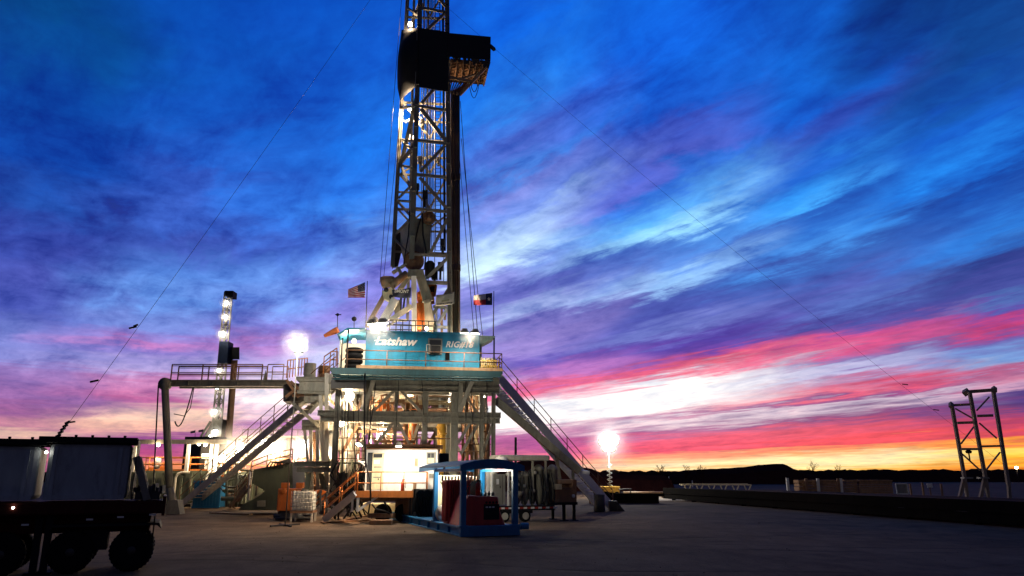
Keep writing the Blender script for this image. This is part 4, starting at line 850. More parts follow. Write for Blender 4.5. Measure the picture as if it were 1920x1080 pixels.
# long guy wires
gl = thing('guy_wire', 'long guy wire slanting down to the dark trailer, with small marker clips', 'guy wire', PZ(-21, 1000))
b = MB(); p, q = P(797, -150, 51), PZ(-21, 1000); b.path(sag(p, q, .35, 14), .011, 5); b.build('wire', M['cable'], gl)
def on(p, q, v):       # point of the wire seen at picture height v
    best = min((abs((540 - v) / FPX - ((lambda e: (e.z * math.cos(PITCH) - e.y * math.sin(PITCH)) / (e.y * math.cos(PITCH) + e.z * math.sin(PITCH)))(lerp(p, q, t / 400) - V((0, 0, CH))))), t) for t in range(401))
    return lerp(p, q, best[1] / 400)
b = MB()
for v, w in ((613, .32), (609, .16), (716, .34)): c = on(p, q, v); b.bar(c - V((w, 0, .06)), c + V((.05, 0, .03)), .08, .08)
c0, c1_ = on(p, q, 792), on(p, q, 818)
for i in range(5): c = lerp(c0, c1_, i / 4.5); b.bar(c - V((.1, 0, .05)), c + V((.1, 0, .06)), .1, .1)
b.bar(c0, c0 + V((.35, 0, .05)), .07, .07); b.build('clip', M['dark'], gl)
gr_ = thing('guy_wire', 'long guy wire slanting down past the racking platform to the steel stand', 'guy wire', PZ(1983, 948))
b = MB(); p, q = P(800, -20, 53), PZ(1983, 948); b.path(sag(p, q, .9, 16), .01, 5); b.build('wire', M['cable'], gr_)
b = MB()
for v in (708, 757): c = on(p, q, v + 4) - Z * .35; b.bar(c - V((.22, 0, -.02)), c + V((.25, 0, -.03)), .07, .07)
b.build('clip', M['dark'], gr_)
# ------------------------------------------------------------------ stairways from the floor to the ground
def stairs(name, label, top, foot, width, side, rail_h=1.05, m='steel', sd=.5):
    """straight flight; side = horizontal unit vector across it"""
    top = V(top); foot = V(foot); side = V(side); t = thing(name, label, 'stairs', foot)
    for k in (0, 1):
        b = MB(); o = side * (width * k); b.bar(top + o, foot + o, sd, .09, side); b.build('stringer', M[m], t)
    b = MB(); n = max(4, int(abs(top.z - foot.z) / .24)); run = V((top.x - foot.x, top.y - foot.y, 0)).normalized()
    for i in range(1, n):
        c = lerp(foot, top, i / n) + side * (width / 2); b.bar(c - side * (width / 2 - .05), c + side * (width / 2 - .05), .05, .26, run)
    b.build('treads', M[m], t)
    for k in (0, 1):
        b = MB(); o = side * (width * k) + Z * (sd * .35); rail(b, [foot + o, top + o], rail_h, .03, (.5,), 1.9); b.build('handrail', M['brown'], t)
    return t
top = gp(936, 708, 2.2); foot = PZ(1150, 957)
run = V((foot.x - top.x, foot.y - top.y, 0)).normalized(); sd_ = V((-run.y, run.x, 0))
stairs('stairway', 'long grey stairway descending from the deck toward the light tower', top, foot + Z * .1, 1.1, sd_, 1.1, 'white', .62)
top = gp(624, 706, .8); foot = PZ(334, 953)
run = V((foot.x - top.x, foot.y - top.y, 0)).normalized(); sd_ = V((run.y, -run.x, 0))
stairs('stairway', 'long grey stairway descending from the deck to the yard by the blue container', top, foot + Z * .1, 1.0, sd_, 1.25, 'steel2', .5)
# chute beneath the right stairway
ch = thing('chute', 'pale ribbed chute sloping out from under the deck, below the long stairway', 'chute', gp(1075, 900, 4))
p0 = gp(926, 752, 1.); p1 = P(1082, 886, 47.6); d = (p1 - p0).normalized(); sw = V((0, 1, 0)) - d * d.y; sw.normalize(); nn = d.cross(sw)
if nn.z < 0: nn = -nn
b = MB(); b.hexa([p0 - sw * .6, p0 + sw * .6, p0 + sw * .6 + nn * .06, p0 - sw * .6 + nn * .06], [p1 - sw * .6, p1 + sw * .6, p1 + sw * .6 + nn * .06, p1 - sw * .6 + nn * .06]); b.build('floor', M['steel2'], ch)
b = MB()
for k in (-1, 1): b.bar(p0 + sw * .65 * k + nn * .12, p1 + sw * .65 * k + nn * .12, .42, .07, sw)
b.build('side', M['steel'], ch)
b = MB()
for i in range(16): c = lerp(p0, p1, (i + .5) / 16) - nn * .05; b.bar(c - sw * .58, c + sw * .58, .09, .08, nn)
b.bar(p0 - nn * .06, p1 - nn * .06, .1, .1, nn); b.build('rib', M['brown'], ch)
b = MB(); b.hexa([p1 - sw * .5, p1 + sw * .5, p1 + sw * .5 + Z * .2, p1 - sw * .5 + Z * .2], [p1 + V((.7, 0, -.1)) - sw * .5, p1 + V((.7, 0, -.1)) + sw * .5, p1 + V((.7, 0, .1)) + sw * .5, p1 + V((.7, 0, .1)) - sw * .5]); b.build('lip', M['white'], ch)
b = MB(); pm = lerp(p0, p1, .75); b.bar(pm, (pm.x + .5, pm.y, 0), .2, .2); b.bar(lerp(p0, p1, .95), (lerp(p0, p1, .95).x, p1.y, 0), .18, .18); b.build('leg', M['steel'], ch)
# base block under the stair foot
b = MB(); q = PZ(1136, 957); F = Fr((q.x - .7, q.y - 1.6), 0); b.fbox(F, .8, 1.4, .4, 1., .01, .7); b.prism([F.w(1.4, .4, 0.02), F.w(1.9, .4, .02), F.w(1.4, .4, .62)], V((0, .7, 0)))
tag(b.build('stair_footing', M['dark'], bevel=.03), 'dark steel footing at the bottom of the long stairway nearest the light tower', 'footing')
b = MB(); c = PZ(1128, 957); b.lathe((c.x - .4, c.y - 2.2, 0), Z, [(.36, 0), (.4, .1), (.4, 1.15), (.35, 1.17), (.33, .2)], 20); tag(b.build('barrel', M['dark']), 'dark open barrel standing by the foot of the long stairway', 'barrel')
# ------------------------------------------------------------------ walkway with its gooseneck leg at the left
WY = 50.5
wk = thing('walkway', 'high railed walkway on a single leg reaching out left from the drill floor', 'walkway', P(322, 958, WY))
wl, wr = P(308, 719, WY), P(538, 716, WY); wz = wl.z
b = MB(); b.ibar((wl.x, WY, wz), (wr.x, WY, wz), .42, .3); b.ibar((wl.x + .6, WY + 1.1, wz), (wr.x, WY + 1.1, wz), .42, .3); b.fbox(Fr((wl.x + .4, WY), 0), 0, wr.x - wl.x - .4, .0, 1.1, wz + .215, wz + .26); b.build('deck', M['steel'], wk)
b = MB(); b.tube(P(309, 720, WY), P(318, 915, WY), .24, .24, 12); b.tube(P(318, 915, WY), P(327, 958, WY), .24, .3, 12); b.lathe(P(310, 720, WY) - V((0, .2, 0)), V((0, 1, 0)), [(.0, 0), (.42, 0), (.42, .4), (0, .4)], 16); q = P(327, 958, WY); b.prism([(q.x - .55, WY - .4, .01), (q.x + .55, WY - .4, .01), (q.x + .3, WY - .4, .9), (q.x - .3, WY - .4, .9)], V((0, .8, 0))); b.build('leg', M['leg'], wk)
b = MB()
xs = [P(u, 700, WY).x for u in (321, 379, 436, 491)]; zz = wz + .26
for y in (WY + .03, WY + 1.08):
    b.tube((xs[0], y, zz + 1.05), (xs[-1], y, zz + 1.05), .035, n=6); b.tube((xs[0], y, zz + .95), (xs[-1], y, zz + .95), .025, n=6); b.tube((xs[0], y, zz + .5), (xs[-1], y, zz + .5), .03, n=6); b.tube((xs[0], y, zz + .4), (xs[-1], y, zz + .4), .025, n=6)
    for x in xs: b.bar((x, y, zz), (x, y, zz + 1.05), .07, .07)
b.build('handrail', M['brown'], wk)
b = MB(); x0, x1 = P(501, 700, WY).x, P(531, 700, WY).x
for y in (WY + .03, WY + 1.08): rail(b, [V((x0, y, zz)), V((x1, y, zz))], 1.05, .035, (.5,), 1.2)
b.build('gate', M['tan'], wk); b = MB(); x = P(494, 700, WY).x; b.prism([(x, WY + .02, zz), (x + .25, WY + .02, zz), (x + .12, WY + .02, zz + .65)], V((0, .1, 0))); b.build('stop', M['steel'], wk)
b = MB(); b.path(sag(P(297, 722, WY), P(288, 905, WY), 0, 6), .05); b.path(sag(P(362, 726, WY), P(328, 790, WY - .2), 1.2, 12), .045); b.path([P(364, 726, WY), P(357, 765, WY), P(345, 780, WY), P(326, 776, WY)], .03); b.build('cable', M['cable'], wk)
# ------------------------------------------------------------------ porch deck between walkway and rig
pd = thing('side_platform', 'railed side platform left of the turquoise cabin carrying drums', 'platform', gp(580, 735, 3))
a0 = G.h(538, 712, 3)[0]; a1 = G.h(622, 712, 1)[0]
b = MB(); b.fbox(G, a0 + .8, a1 - .02, 1.2, 5.5, FZ - .45, FZ - .25); b.build('deck', M['leg'], pd)
b = MB(); b.fbox(G, a0 + 1.0, a1 - .02, 1.26, 1.34, FZ - 1.15, FZ - .5); b.fbox(G, a0 + 1.3, a1 - .02, 1.5, 1.58, FZ - 1.75, FZ - 1.25); b.build('fascia', M['steel'], pd)
b = MB(); b.ibar(G.w(a0 + .9, 1.2, FZ - 1.2), G.w(a1, 1.2, FZ - 1.2), .18, .2, EY); b.ibar(G.w(a0 + .9, 1.2, FZ - .45), G.w(a1, 1.2, FZ - .45), .16, .2, EY); b.build('beam', M['steel'], pd)
b = MB(); b.prism([gp(531, 722, 2.6), gp(545, 717, 2.6), gp(600, 724, 2.6), gp(604, 745, 2.6), gp(560, 752, 2.6), gp(531, 752, 2.6)], EY * 2.4); b.build('under_box', M['dark'], pd)
b = MB()
for a in [(537, 712, 560, 745), (545, 715, 575, 742), (590, 725, 630, 760), (548, 742, 600, 738), (556, 728, 535, 745)]: b.bar(gp(a[0], a[1], 1.6), gp(a[2], a[3], 1.6), .16, .14, EY)
b.build('brace', M['brown'], pd)
b = MB()
rail(b, [G.w(a0 + .2, 1.3, FZ - .35), G.w(a0 + 1.0, 4.5, FZ + .3)], 1.1, .035, (.5,), .45); b.build('handrail', M['orange'], pd)
b = MB(); rail(b, [G.w(a0 + 2.0, 5.4, FZ - .25), G.w(a1, 5.4, FZ - .25)], 1.05, .03, (.5,), 1.); b.build('handrail', M['orange'], pd)
b = MB(); rail(b, [gp(606, 700, 1.5), gp(630, 684, 1.2)], 1.05, .035, (.5,), .6); b.build('handrail', M['orange'], pd); b = MB(); rail(b, [gp(618, 690, 2.5), gp(632, 690, 2.5)], 1.05, .035, (.5,), .4); b.build('handrail', M['orange'], pd)
def drum(label, p, m, r=.3, h=.88, group=None):
    t = thing('drum', label, 'drum', p, group); b = MB(); b.lathe(p, Z, [(r, 0), (r, h * .3), (r * 1.04, h * .33), (r, h * .36), (r, h * .63), (r * 1.04, h * .66), (r, h * .69), (r, h), (r * .93, h), (r * .93, h - .03)], 20); b.build('barrel', M[m], t)
    b = MB(); b.lathe(p + Z * (h - .035), Z, [(r * .92, 0), (r * .92, .012)], 20); b.lathe(p + V((r * .5, 0, h - .02)), Z, [(.04, 0), (.04, .03)], 8); b.build('lid', M[m], t); return t
q = gp(581, 700, 3.2); q.z = FZ - .25; drum('dark steel drum standing on the side platform, the one nearest the walkway gate', q, 'cabinet', .37, 1.1)
q = gp(608, 700, 4.2); q.z = FZ - .25; drum('brown steel drum on the side platform partly behind the orange handrail', q, 'brown', .37, 1.1)
# ------------------------------------------------------------------ white cabin on its trailer, in front of the rig
H = Fr(P(685, 893, 41.5), 4)
hp = H.p
cb = thing('white_cabin', 'white boxy cabin on a trailer under the rig with an orange edged porch', 'cabin', H.w(2, 0, 0))
A0 = 0; A1 = H.h(820, 880, 0)[0]; C1 = H.h(750, 843, 0)[1]; C0 = H.h(750, 921, 0)[1]
b = MB(); b.fbox(H, A0, A1, 0, 2.4, C0 + .02, C1)
for u in (721, 783): a = H.h(u, 880, 0)[0]; b.fbox(H, a, a + .03, -.012, -.002, C0 + .05, C1 - .03)
b.build('wall', M['white'], cb)
b = MB(); b.fbox(H, A0 - .1, A1 + .05, -.25, 2.5, C1 + .004, C1 + .06); b.build('roof', M['brown'], cb)
def hbox(u0, v0, u1, v1, d0, d1, name, m, par, bevel=0):
    b = MB(); a0, c1_ = H.h(u0, v0, d0); a1, c0_ = H.h(u1, v1, d0); b.fbox(H, a0, a1, d0, d1, c0_, c1_); return b.build(name, M[m], par, bevel)
dr = hbox(699, 849, 718, 918, -.04, -.003, 'door', 'cream', cb, .01); hbox(700.5, 851, 716.5, 858, -.05, -.042, 'window', 'glass', dr); hbox(701, 862, 712, 870, -.05, -.042, 'notice', 'white', dr); hbox(701, 874.5, 716, 877, -.05, -.042, 'notice', 'cabinet', dr); hbox(700, 894, 715, 896, -.05, -.042, 'notice', 'cabinet', dr); hbox(708.5, 897, 710, 900, -.1, -.042, 'handle', 'black', dr)
wf = hbox(690, 848.5, 697, 919, -.03, -.003, 'window', 'glass', cb); wf = hbox(800, 848, 817, 870, -.04, -.003, 'window', 'cabinet', cb)
for u in (802, 808.5): hbox(u, 850, u + 5.2, 858, -.05, -.042, 'pane', 'glass', wf); hbox(u, 859.5, u + 5.2, 868, -.05, -.042, 'pane', 'cream', wf)
hbox(777, 858, 784, 876, -.03, -.003, 'notice', 'cream', cb); hbox(778, 860, 783, 874, -.036, -.031, 'notice', 'tan', cb)
hbox(805, 888, 813, 896, -.15, -.003, 'fuse_box', 'cabinet', cb, .01)
b = MB(); a = H.h(672, 880, -.1)[0]
for (u0, v0, u1, v1) in [(671.5, 851, 671.5, 866), (671.5, 866, 684, 866), (676, 866, 684, 873)]: b.tube(hp(u0, v0, -.1), hp(u1, v1, -.1), .05, n=6)
b.build('ladder_bracket', M['white'], cb)
pf0 = H.h(668, 924, -1.3)[0]; pf1 = H.h(801, 924, -1.3)[0]; PZ_ = H.h(730, 922.5, -1.3)[1]
b = MB(); b.fbox(H, pf0, pf1, -1.3, -.06, PZ_ - .14, PZ_); b.build('porch', M['yellow'], cb)
b = MB(); b.fbox(H, pf0 - .02, pf1, -1.335, -1.302, PZ_ - .28, PZ_ + .06); b.build('porch_edge', M['orange'], cb)
b = MB(); pr_ = [H.w(pf0 + .05, -1.25, PZ_), H.w(pf1 - .05, -1.25, PZ_)]; rail(b, pr_, 1.02, .03, (.45,), 1.4); rail(b, [H.w(pf1 - .05, -1.25, PZ_), H.w(pf1 - .05, -.1, PZ_)], 1.02, .03, (.45,), 1.); b.build('handrail', M['orange'], cb)
b = MB(); b.bar(H.w(pf0 + .1, -1.25, PZ_ - .15), H.w(pf0 + .1, -1.25, .62), .12, .12); b.bar(H.w(pf0 + .1, -1.25, .65), H.w(pf0 + 1.2, -1.1, PZ_ - .15), .12, .12); b.bar(H.w(pf0 - .2, -1.1, PZ_ - .3), H.w(pf0 - .2, -1.1, .6), .1, .1); b.build('strut', M['white'], cb)
b = MB()
for bq in (.3, 2.0): b.ibar(H.w(A0 - .3, bq, C0 - .2), H.w(A1 + .3, bq, C0 - .2), .36, .2)
for a in (.4, 1.6, 2.8, 3.8): b.bar(H.w(a, .1, C0 - .2), H.w(a, 2.3, C0 - .2), .2, .15)
b.build('chassis', M['dark'], cb)
b = MB(); 
for a in (1.0, 2.1):
    b.lathe(H.w(a, .15, .48), H.ey, [(.2, -.02), (.3, 0), (.46, .03), (.48, .08), (.48, .24), (.46, .28), (.3, .3)], 24)
b.build('wheel', M['black'], cb)
# porch stairs with orange rails
stp = H.w(pf0 + .02, -1.2, PZ_ - .05); fo = PZ(612, 977)
t = stairs('porch_stairs', 'short pale stair with orange handrails up to the white cabin porch', stp, fo + Z * .12, .85, V((H.ey.x, H.ey.y, 0)) * -1, .95, 'steel2', .3)
for o in t.children:
    if o.name.startswith('handrail'): o.data.materials[0] = M['orange']
    if o.name.startswith('stringer'): o.data.materials[0] = M['white']
def extinguisher(p, label, h=.55, r=.085):
    t = thing('fire_extinguisher', label, 'fire extinguisher', p); b = MB(); b.lathe(p, Z, [(r, 0), (r, h * .75), (r * .8, h * .85), (r * .3, h * .9), (r * .3, h * .95)], 14); b.build('cylinder', M['ext'], t)
    b = MB(); b.bar(p + Z * h * .97 - V((.06, 0, 0)), p + V((.1, 0, h * 1.02)), .05, .04); b.path([p + V((.05, 0, h * .95)), p + V((r + .06, 0, h * .8)), p + V((r + .05, 0, h * .3))], .015); b.build('valve', M['black'], t); return t
extinguisher(H.w(H.h(755, 920, -.6)[0], -.7, PZ_ + .002), 'red fire extinguisher standing on the white cabin porch', .62, .1)
b = MB(); b.fbox(H, H.h(774, 930, -1.)[0], H.h(780, 930, -1.)[0], -1.1, -.8, PZ_ + .002, PZ_ + .45); tag(b.build('junction_post', M['tan'], bevel=.02), 'small tan box on the porch near its right end', 'box')
# sloping black hose in front of the cabin, timbers on the ground
b = MB(); b.path([hp(684, 700, -1.6), hp(683, 800, -1.8), hp(686, 868, -1.9), hp(694, 900, -1.9), hp(695, 935, -1.9), PZ(690, 968)], .05, 6); tag(b.build('hanging_hose', M['cable']), 'black hose looping down across the white cabin door to the ground', 'hose')
b = MB(); b.path([hp(697, 945, -1.7), hp(705, 955, -1.7), hp(720, 958, -1.4), hp(735, 965, -1.2), PZ(745, 972)], .05, 6); b.path([hp(720, 940, -1.4), hp(728, 955, -1.3), PZ(740, 973)], .05, 6); tag(b.build('hose', M['cable']), 'tangled black hose on the ground under the white cabin porch', 'hose')
for k, (u0, v0, u1, v1, z, lab) in enumerate([(694, 984, 734, 984, .0, 'weathered timber lying on the dirt at the bottom of the small stack'), (692, 981, 737, 982, .27, 'weathered timber on top of the small stack before the cabin')]):
    b = MB(); p = PZ(u0, v0); q = PZ(u1, v1); b.bar(p + Z * (z + .12), q + Z * (z + .12), .22, .3, V((0, 1, 0))); b.bar(p + V((.1, .34, z + .12)), q + V((0, .34, z + .12)), .22, .28, V((0, 1, 0))); tag(b.build('timber', M['wood'], bevel=.015), lab, 'timber')
for k, (u0, v0, u1, v1, lab) in enumerate([(604, 982, 690, 977, 'long thin plank on the dirt running from the stair foot'), (640, 978, 700, 966, 'loose plank lying aslant on the dirt under the cabin porch'), (440, 954, 458, 953, 'pale board lying on the dirt by the blue container'), (395, 963, 470, 966, 'long low board on the dirt in front of the sloped tank')]):
    b = MB(); b.bar(PZ(u0, v0) + Z * .05, PZ(u1, v1) + Z * .05, .08, .25, V((0, 1, 0))); tag(b.build('plank', M['wood']), lab, 'plank')
b = MB(); q = PZ(704, 968); b.prism([(q.x - 1.7, q.y, .005), (q.x + 1.7, q.y, .005), (q.x + 1.2, q.y, .75), (q.x - .9, q.y, .8)], V((0, 1.5, 0))); tag(b.build('mud_board', M['cream'], bevel=.1), 'tan sloped board propped on the dirt beneath the white cabin', 'board')
# brown roof plate on the frame right above the cabin
b = MB(); b.fbox(G, G.h(688, 838, -.6)[0], G.h(816, 838, -.6)[0], -2.0, .1, G.h(750, 839, -.6)[1], G.h(750, 834.5, -.6)[1]); er = tag(b.build('rain_shelter', M['brown']), 'rusty brown shelter plate above the white cabin roof', 'shelter')
# ------------------------------------------------------------------ blue canopied skid
S = Fr(P(865, 893, 31.7), 21)
sp_ = S.p; SW = 2.55; SL = 14.0; CL = 6.5
sk_ = thing('canopy_skid', 'blue steel skid with an arched canopy on posts over red machinery', 'skid', S.w(SW / 2, SL / 2, 0))
b = MB()
for a in (.14, SW - .14): b.ibar(S.w(a, 0.2, .2), S.w(a, SL, .2), .38, .28, S.ex)
b.fbox(S, -.02, SW + .02, -.1, .2, .01, .42); b.fbox(S, .02, SW - .02, .21, SL - .05, .3, .36)
for k in range(6): b.fbox(S, .3, SW - .3, 1 + k * 2.3, 1.2 + k * 2.3, .05, .29)
b.tube(S.w(SW + .1, .05, .36), S.w(SW + .45, .05, .36), .14, n=12)
b.build('base', M['blue'], sk_, bevel=.015)
b = MB(); b.fbox(S, .02, SW - .02, -.112, -.104, .24, .38); b.build('plate', M['blue'], sk_)
zR = S.h(868, 878, 0)[1]; zC = S.h(918, 862.5, 0)[1]
for (a, bq, w) in [(.12, .1, .23), (SW - .13, .1, .23), (.12, 4.4, .2), (SW - .13, 4.4, .2)]:
    b = MB(); b.fbox(S, a - w / 2, a + w / 2, bq - w / 2, bq + w / 2, .37, zR - .02)
    b.fbox(S, a - w * .8, a + w * .8, bq - w * .8, bq + w * .8, .365, .45); b.build('post', M['blue'], sk_, bevel=.02)
b = MB(); n = 16; prof = [(-.12 + (SW + .32) * i / n, zR + .12 + (zC - zR - .08) * math.sin(math.pi * (i / n)) ** .85) for i in range(n + 1)]
for i in range(n):
    (a0, z0), (a1, z1) = prof[i], prof[i + 1]; b.hexa([S.w(a0, -.15, z0 - .05), S.w(a1, -.15, z1 - .05), S.w(a1, CL + .2, z1 - .05), S.w(a0, CL + .2, z0 - .05)], [S.w(a0, -.15, z0), S.w(a1, -.15, z1), S.w(a1, CL + .2, z1), S.w(a0, CL + .2, z0)])
b.build('canopy', M['blue'], sk_)
for bq in (-.2, CL + .21):
    b = MB()
    for i in range(n):
        (a0, z0), (a1, z1) = prof[i], prof[i + 1]; lo = zR - .12; b.hexa([S.w(a0, bq, lo + .12 * math.sin(math.pi * i / n)), S.w(a1, bq, lo + .12 * math.sin(math.pi * (i + 1) / n)), S.w(a1, bq + .045, lo + .12 * math.sin(math.pi * (i + 1) / n)), S.w(a0, bq + .045, lo + .12 * math.sin(math.pi * i / n))], [S.w(a0, bq, z0 - .01), S.w(a1, bq, z1 - .01), S.w(a1, bq + .045, z1 - .01), S.w(a0, bq + .045, z0 - .01)])
    b.build('arch', M['blue'], sk_)
for a in (.12, SW - .15):
    b = MB(); b.fbox(S, a - .06, a + .06, .26, 4.28, zR - .12, zR - .005); b.build('rail', M['blue'], sk_)
# red pump unit on it
rp = thing('pump_unit', 'dark red pump unit with a finned radiator on the blue skid', 'pump', S.w(1.3, 1.2, .36))
b = MB(); b.prism([S.w(.1, .6, .37), S.w(2.2, .6, .37), S.w(1.95, .6, .95), S.w(1.85, .6, 1.55), S.w(.5, .6, 1.62), S.w(.35, .6, 1.4)], S.ey * 1.5); b.build('housing', M['red'], rp, bevel=.06)
b = MB(); b.fbox(S, .1, 1.1, 2.2, 2.95, .37, 2.25)
b.build('radiator', M['red'], rp, bevel=.03)
b = MB()
for i in range(10): a = .12 + i * .1; b.fbox(S, a, a + .045, 2.06, 2.19, .5, 2.23)
for i in range(6): q = 2.25 + i * .115; b.fbox(S, .0, .09, q, q + .045, .5, 2.23)
b.build('fin', M['red'], rp)
b = MB(); b.fbox(S, 1.2, 1.9, .585, .598, .62, 1.25); 
for i in range(4): b.lathe(S.w(1.32 + i * .15, .57, 1.32), S.ey, [(.05, 0), (.05, .025)], 10)
b.build('control_panel', M['truckblack'], rp)
b = MB()
for i in range(3): b.fbox(S, 1.28 + i * .15, 1.38 + i * .15, .575, .584, 1.1, 1.16)
b.build('gauge', M['white'], rp)
b = MB()
for i in range(5): a = 1.1 + i * .18; b.lathe(S.w(a, 1.2, 1.57), Z, [(.07, 0), (.07, .12), (.03, .14), (.03, .3 - .03 * i)], 8)
b.path([S.w(.6, 1.2, 1.6), S.w(.7, 1.1, 2.0), S.w(1.0, 1.2, 2.25), S.w(1.2, 1.3, 1.6)], .03); b.build('valve', M['dark'], rp)
b = MB(); 
for i in range(12): a = .1 + i * .15; b.lathe(S.w(a, 3.2, 2.2), Z, [(.05, 0), (.05, .22)], 8)
b.fbox(S, 1.15, 1.9, 3.05, 3.4, .37, 2.2); b.fbox(S, .1, 1.14, 3.1, 3.3, 1.9, 2.2); b.build('bushing_tank', M['brown'], rp)
extinguisher(S.w(1.05, .95, 1.6), 'red fire extinguisher strapped on top of the dark red pump unit', .62, .11)
b = MB(); b.fbox(S, .25, 1.7, 4.6, 4.75, .9, 2.45); b.path([S.w(.4, 4.58, 2.2), S.w(.9, 4.5, 1.5), S.w(.5, 4.5, 1.2), S.w(.7, 4.58, 1.0)], .03)
pn = tag(b.build('switch_panel', M['cream'], bevel=.02), 'pale cream switch panel lit under the blue canopy', 'panel')
b = MB(); b.lathe(S.w(.45, 3.9, .75), S.ey, [(.02, 0), (.3, .02), (.36, .1), (.36, .5), (.3, .55), (.02, .56)], 20); tag(b.build('motor', M['steel2']), 'pale round motor end low under the lit cream panel', 'motor')
# dark coolers at the open end
dc = thing('cooler', 'dark brown finned cooler on the open far end of the blue skid', 'cooler', S.w(1, 11.5, .36))
b = MB(); b.fbox(S, .15, 1.9, 9.6, 12.8, .37, 1.5); b.build('core', M['dark'], dc, bevel=.03)
b = MB()
for i in range(24): q = 9.62 + i * .132; b.fbox(S, .06, .14, q, q + .06, .45, 1.46)
for i in range(12): a = .2 + i * .14; b.fbox(S, a, a + .06, 9.5, 9.59, .45, 1.46)
b.build('fin', M['brown'], dc)
b = MB(); b.tube(S.w(.6, 9.6, 1.62), S.w(.6, 12.6, 1.62), .14, n=12); b.build('header_pipe', M['steel'], dc)
cr2 = thing('cable_rack', 'rack of coiled black cables beside the canopy post of the blue skid', 'cable rack', S.w(.7, 8.7, .36))
b = MB(); b.fbox(S, .2, 1.3, 8.5, 8.6, .37, 1.75); b.fbox(S, .2, 1.3, 9.0, 9.1, .37, 1.75); b.fbox(S, .2, .3, 8.6, 9.0, .37, .6); b.build('frame', M['truckblack'], cr2)
b = MB()
for i in range(8): c = S.w(.3 + .13 * i, 8.48, 1.7); b.path([c, c + V((-.1, -.2, -.4)), c + V((.05 * (i % 3 - 1), -.3, -1.0)), c + V((.1, -.1, -1.25))], .05)
for i in range(3): c = S.w(.4 + .36 * i, 8.42, 1.5); b.lathe(c, S.ey, [(.2, -.1), (.26, -.05), (.26, .05), (.2, .1)], 14)
b.build('cable', M['black'], cr2)
# ------------------------------------------------------------------ filter trailer with gooseneck
TR = Fr(P(905, 893, 41.), 21)
tp = TR.p
tl = thing('equipment_trailer', 'dark gooseneck equipment trailer with dual wheels carrying grey tanks', 'trailer', TR.w(3, 0, 0))
ua = lambda u, v=940, d=0: TR.h(u, v, d)[0]
uz = lambda v, u=1000, d=0: TR.h(u, v, d)[1]
dk = uz(948); b = MB(); b.fbox(TR, ua(880), ua(1040), 0, 2.5, dk - .25, dk); b.fbox(TR, ua(1035), ua(1086), .2, 2.3, dk + .0, dk + .14); b.build('deck', M['truckblack'], tl)
b = MB(); b.fbox(TR, ua(1010), ua(1042), .05, .2, uz(956) - .03, uz(956) + .03); b.build('side_step', M['brown'], tl)
for u in (985.5, 946.5):
    c = tp(u, 964, .1); r = (uz(952.5, u) - uz(975.5, u)) / 2; c.z = r
    wl_ = MB(); wl_.lathe(c, TR.ey, [(r * .55, -.02), (r * .75, -.03), (r * .96, .02), (r, .08), (r, .22), (r * .9, .27), (r * .5, .28)], 28); w_ = wl_.build('wheel', M['black'], tl)
    k = MB(); k.lathe(c, TR.ey, [(.0, .06), (r * .2, .06), (r * .22, .03), (r * .35, .1), (r * .5, .06), (r * .56, -.035), (r * .6, -.03)], 24); k.build('rim', M['steel2'], w_)
b = MB(); b.fbox(TR, ua(930), ua(1000), .1, .5, dk - .4, dk - .26); b.build('axle_beam', M['truckblack'], tl)
for k, mm in enumerate(('ext', 'white')):
    b = MB()
    for i in range(10):
        u = 905 + i * 14 + k * 6; a = ua(u, 949); b.fbox(TR, a, a + .22, -.012, -.002, dk - .16, dk - .07)
    b.build('reflector', M[mm], tl)
nk = MB(); nk.prism([TR.w(ua(1044), .3, dk + .02), TR.w(ua(1086), .3, dk + .1), TR.w(ua(1087), .3, uz(900)), TR.w(ua(1081), .3, uz(899)), TR.w(ua(1076), .3, uz(915)), TR.w(ua(1046), .3, uz(918))], TR.ey * 1.9); nk.build('gooseneck', M['brown'], tl, bevel=.03)
b = MB(); b.fbox(TR, ua(1052), ua(1085), .4, 2.1, uz(907) - .02, uz(899)); b.build('tool_box', M['tan'], tl, bevel=.03)
b = MB(); b.fbox(TR, ua(1044), ua(1055), .1, .5, uz(918), uz(908)); b.build('box', M['cream'], tl)
for u, d in ((1063, .35), (1082, .35), (1066, 2.1)):
    b = MB(); a = ua(u); b.fbox(TR, a - .07, a + .07, d, d + .14, .03, dk); b.fbox(TR, a - .2, a + .2, d - .1, d + .24, .0, .035); b.build('landing_leg', M['truckblack'], tl)
b = MB(); q = tp(1075, 930, .28); b.lathe(q, TR.ey, [(.0, -.03), (.1, -.03), (.1, .0)], 12); b.build('marker_lamp', M['white'], tl)
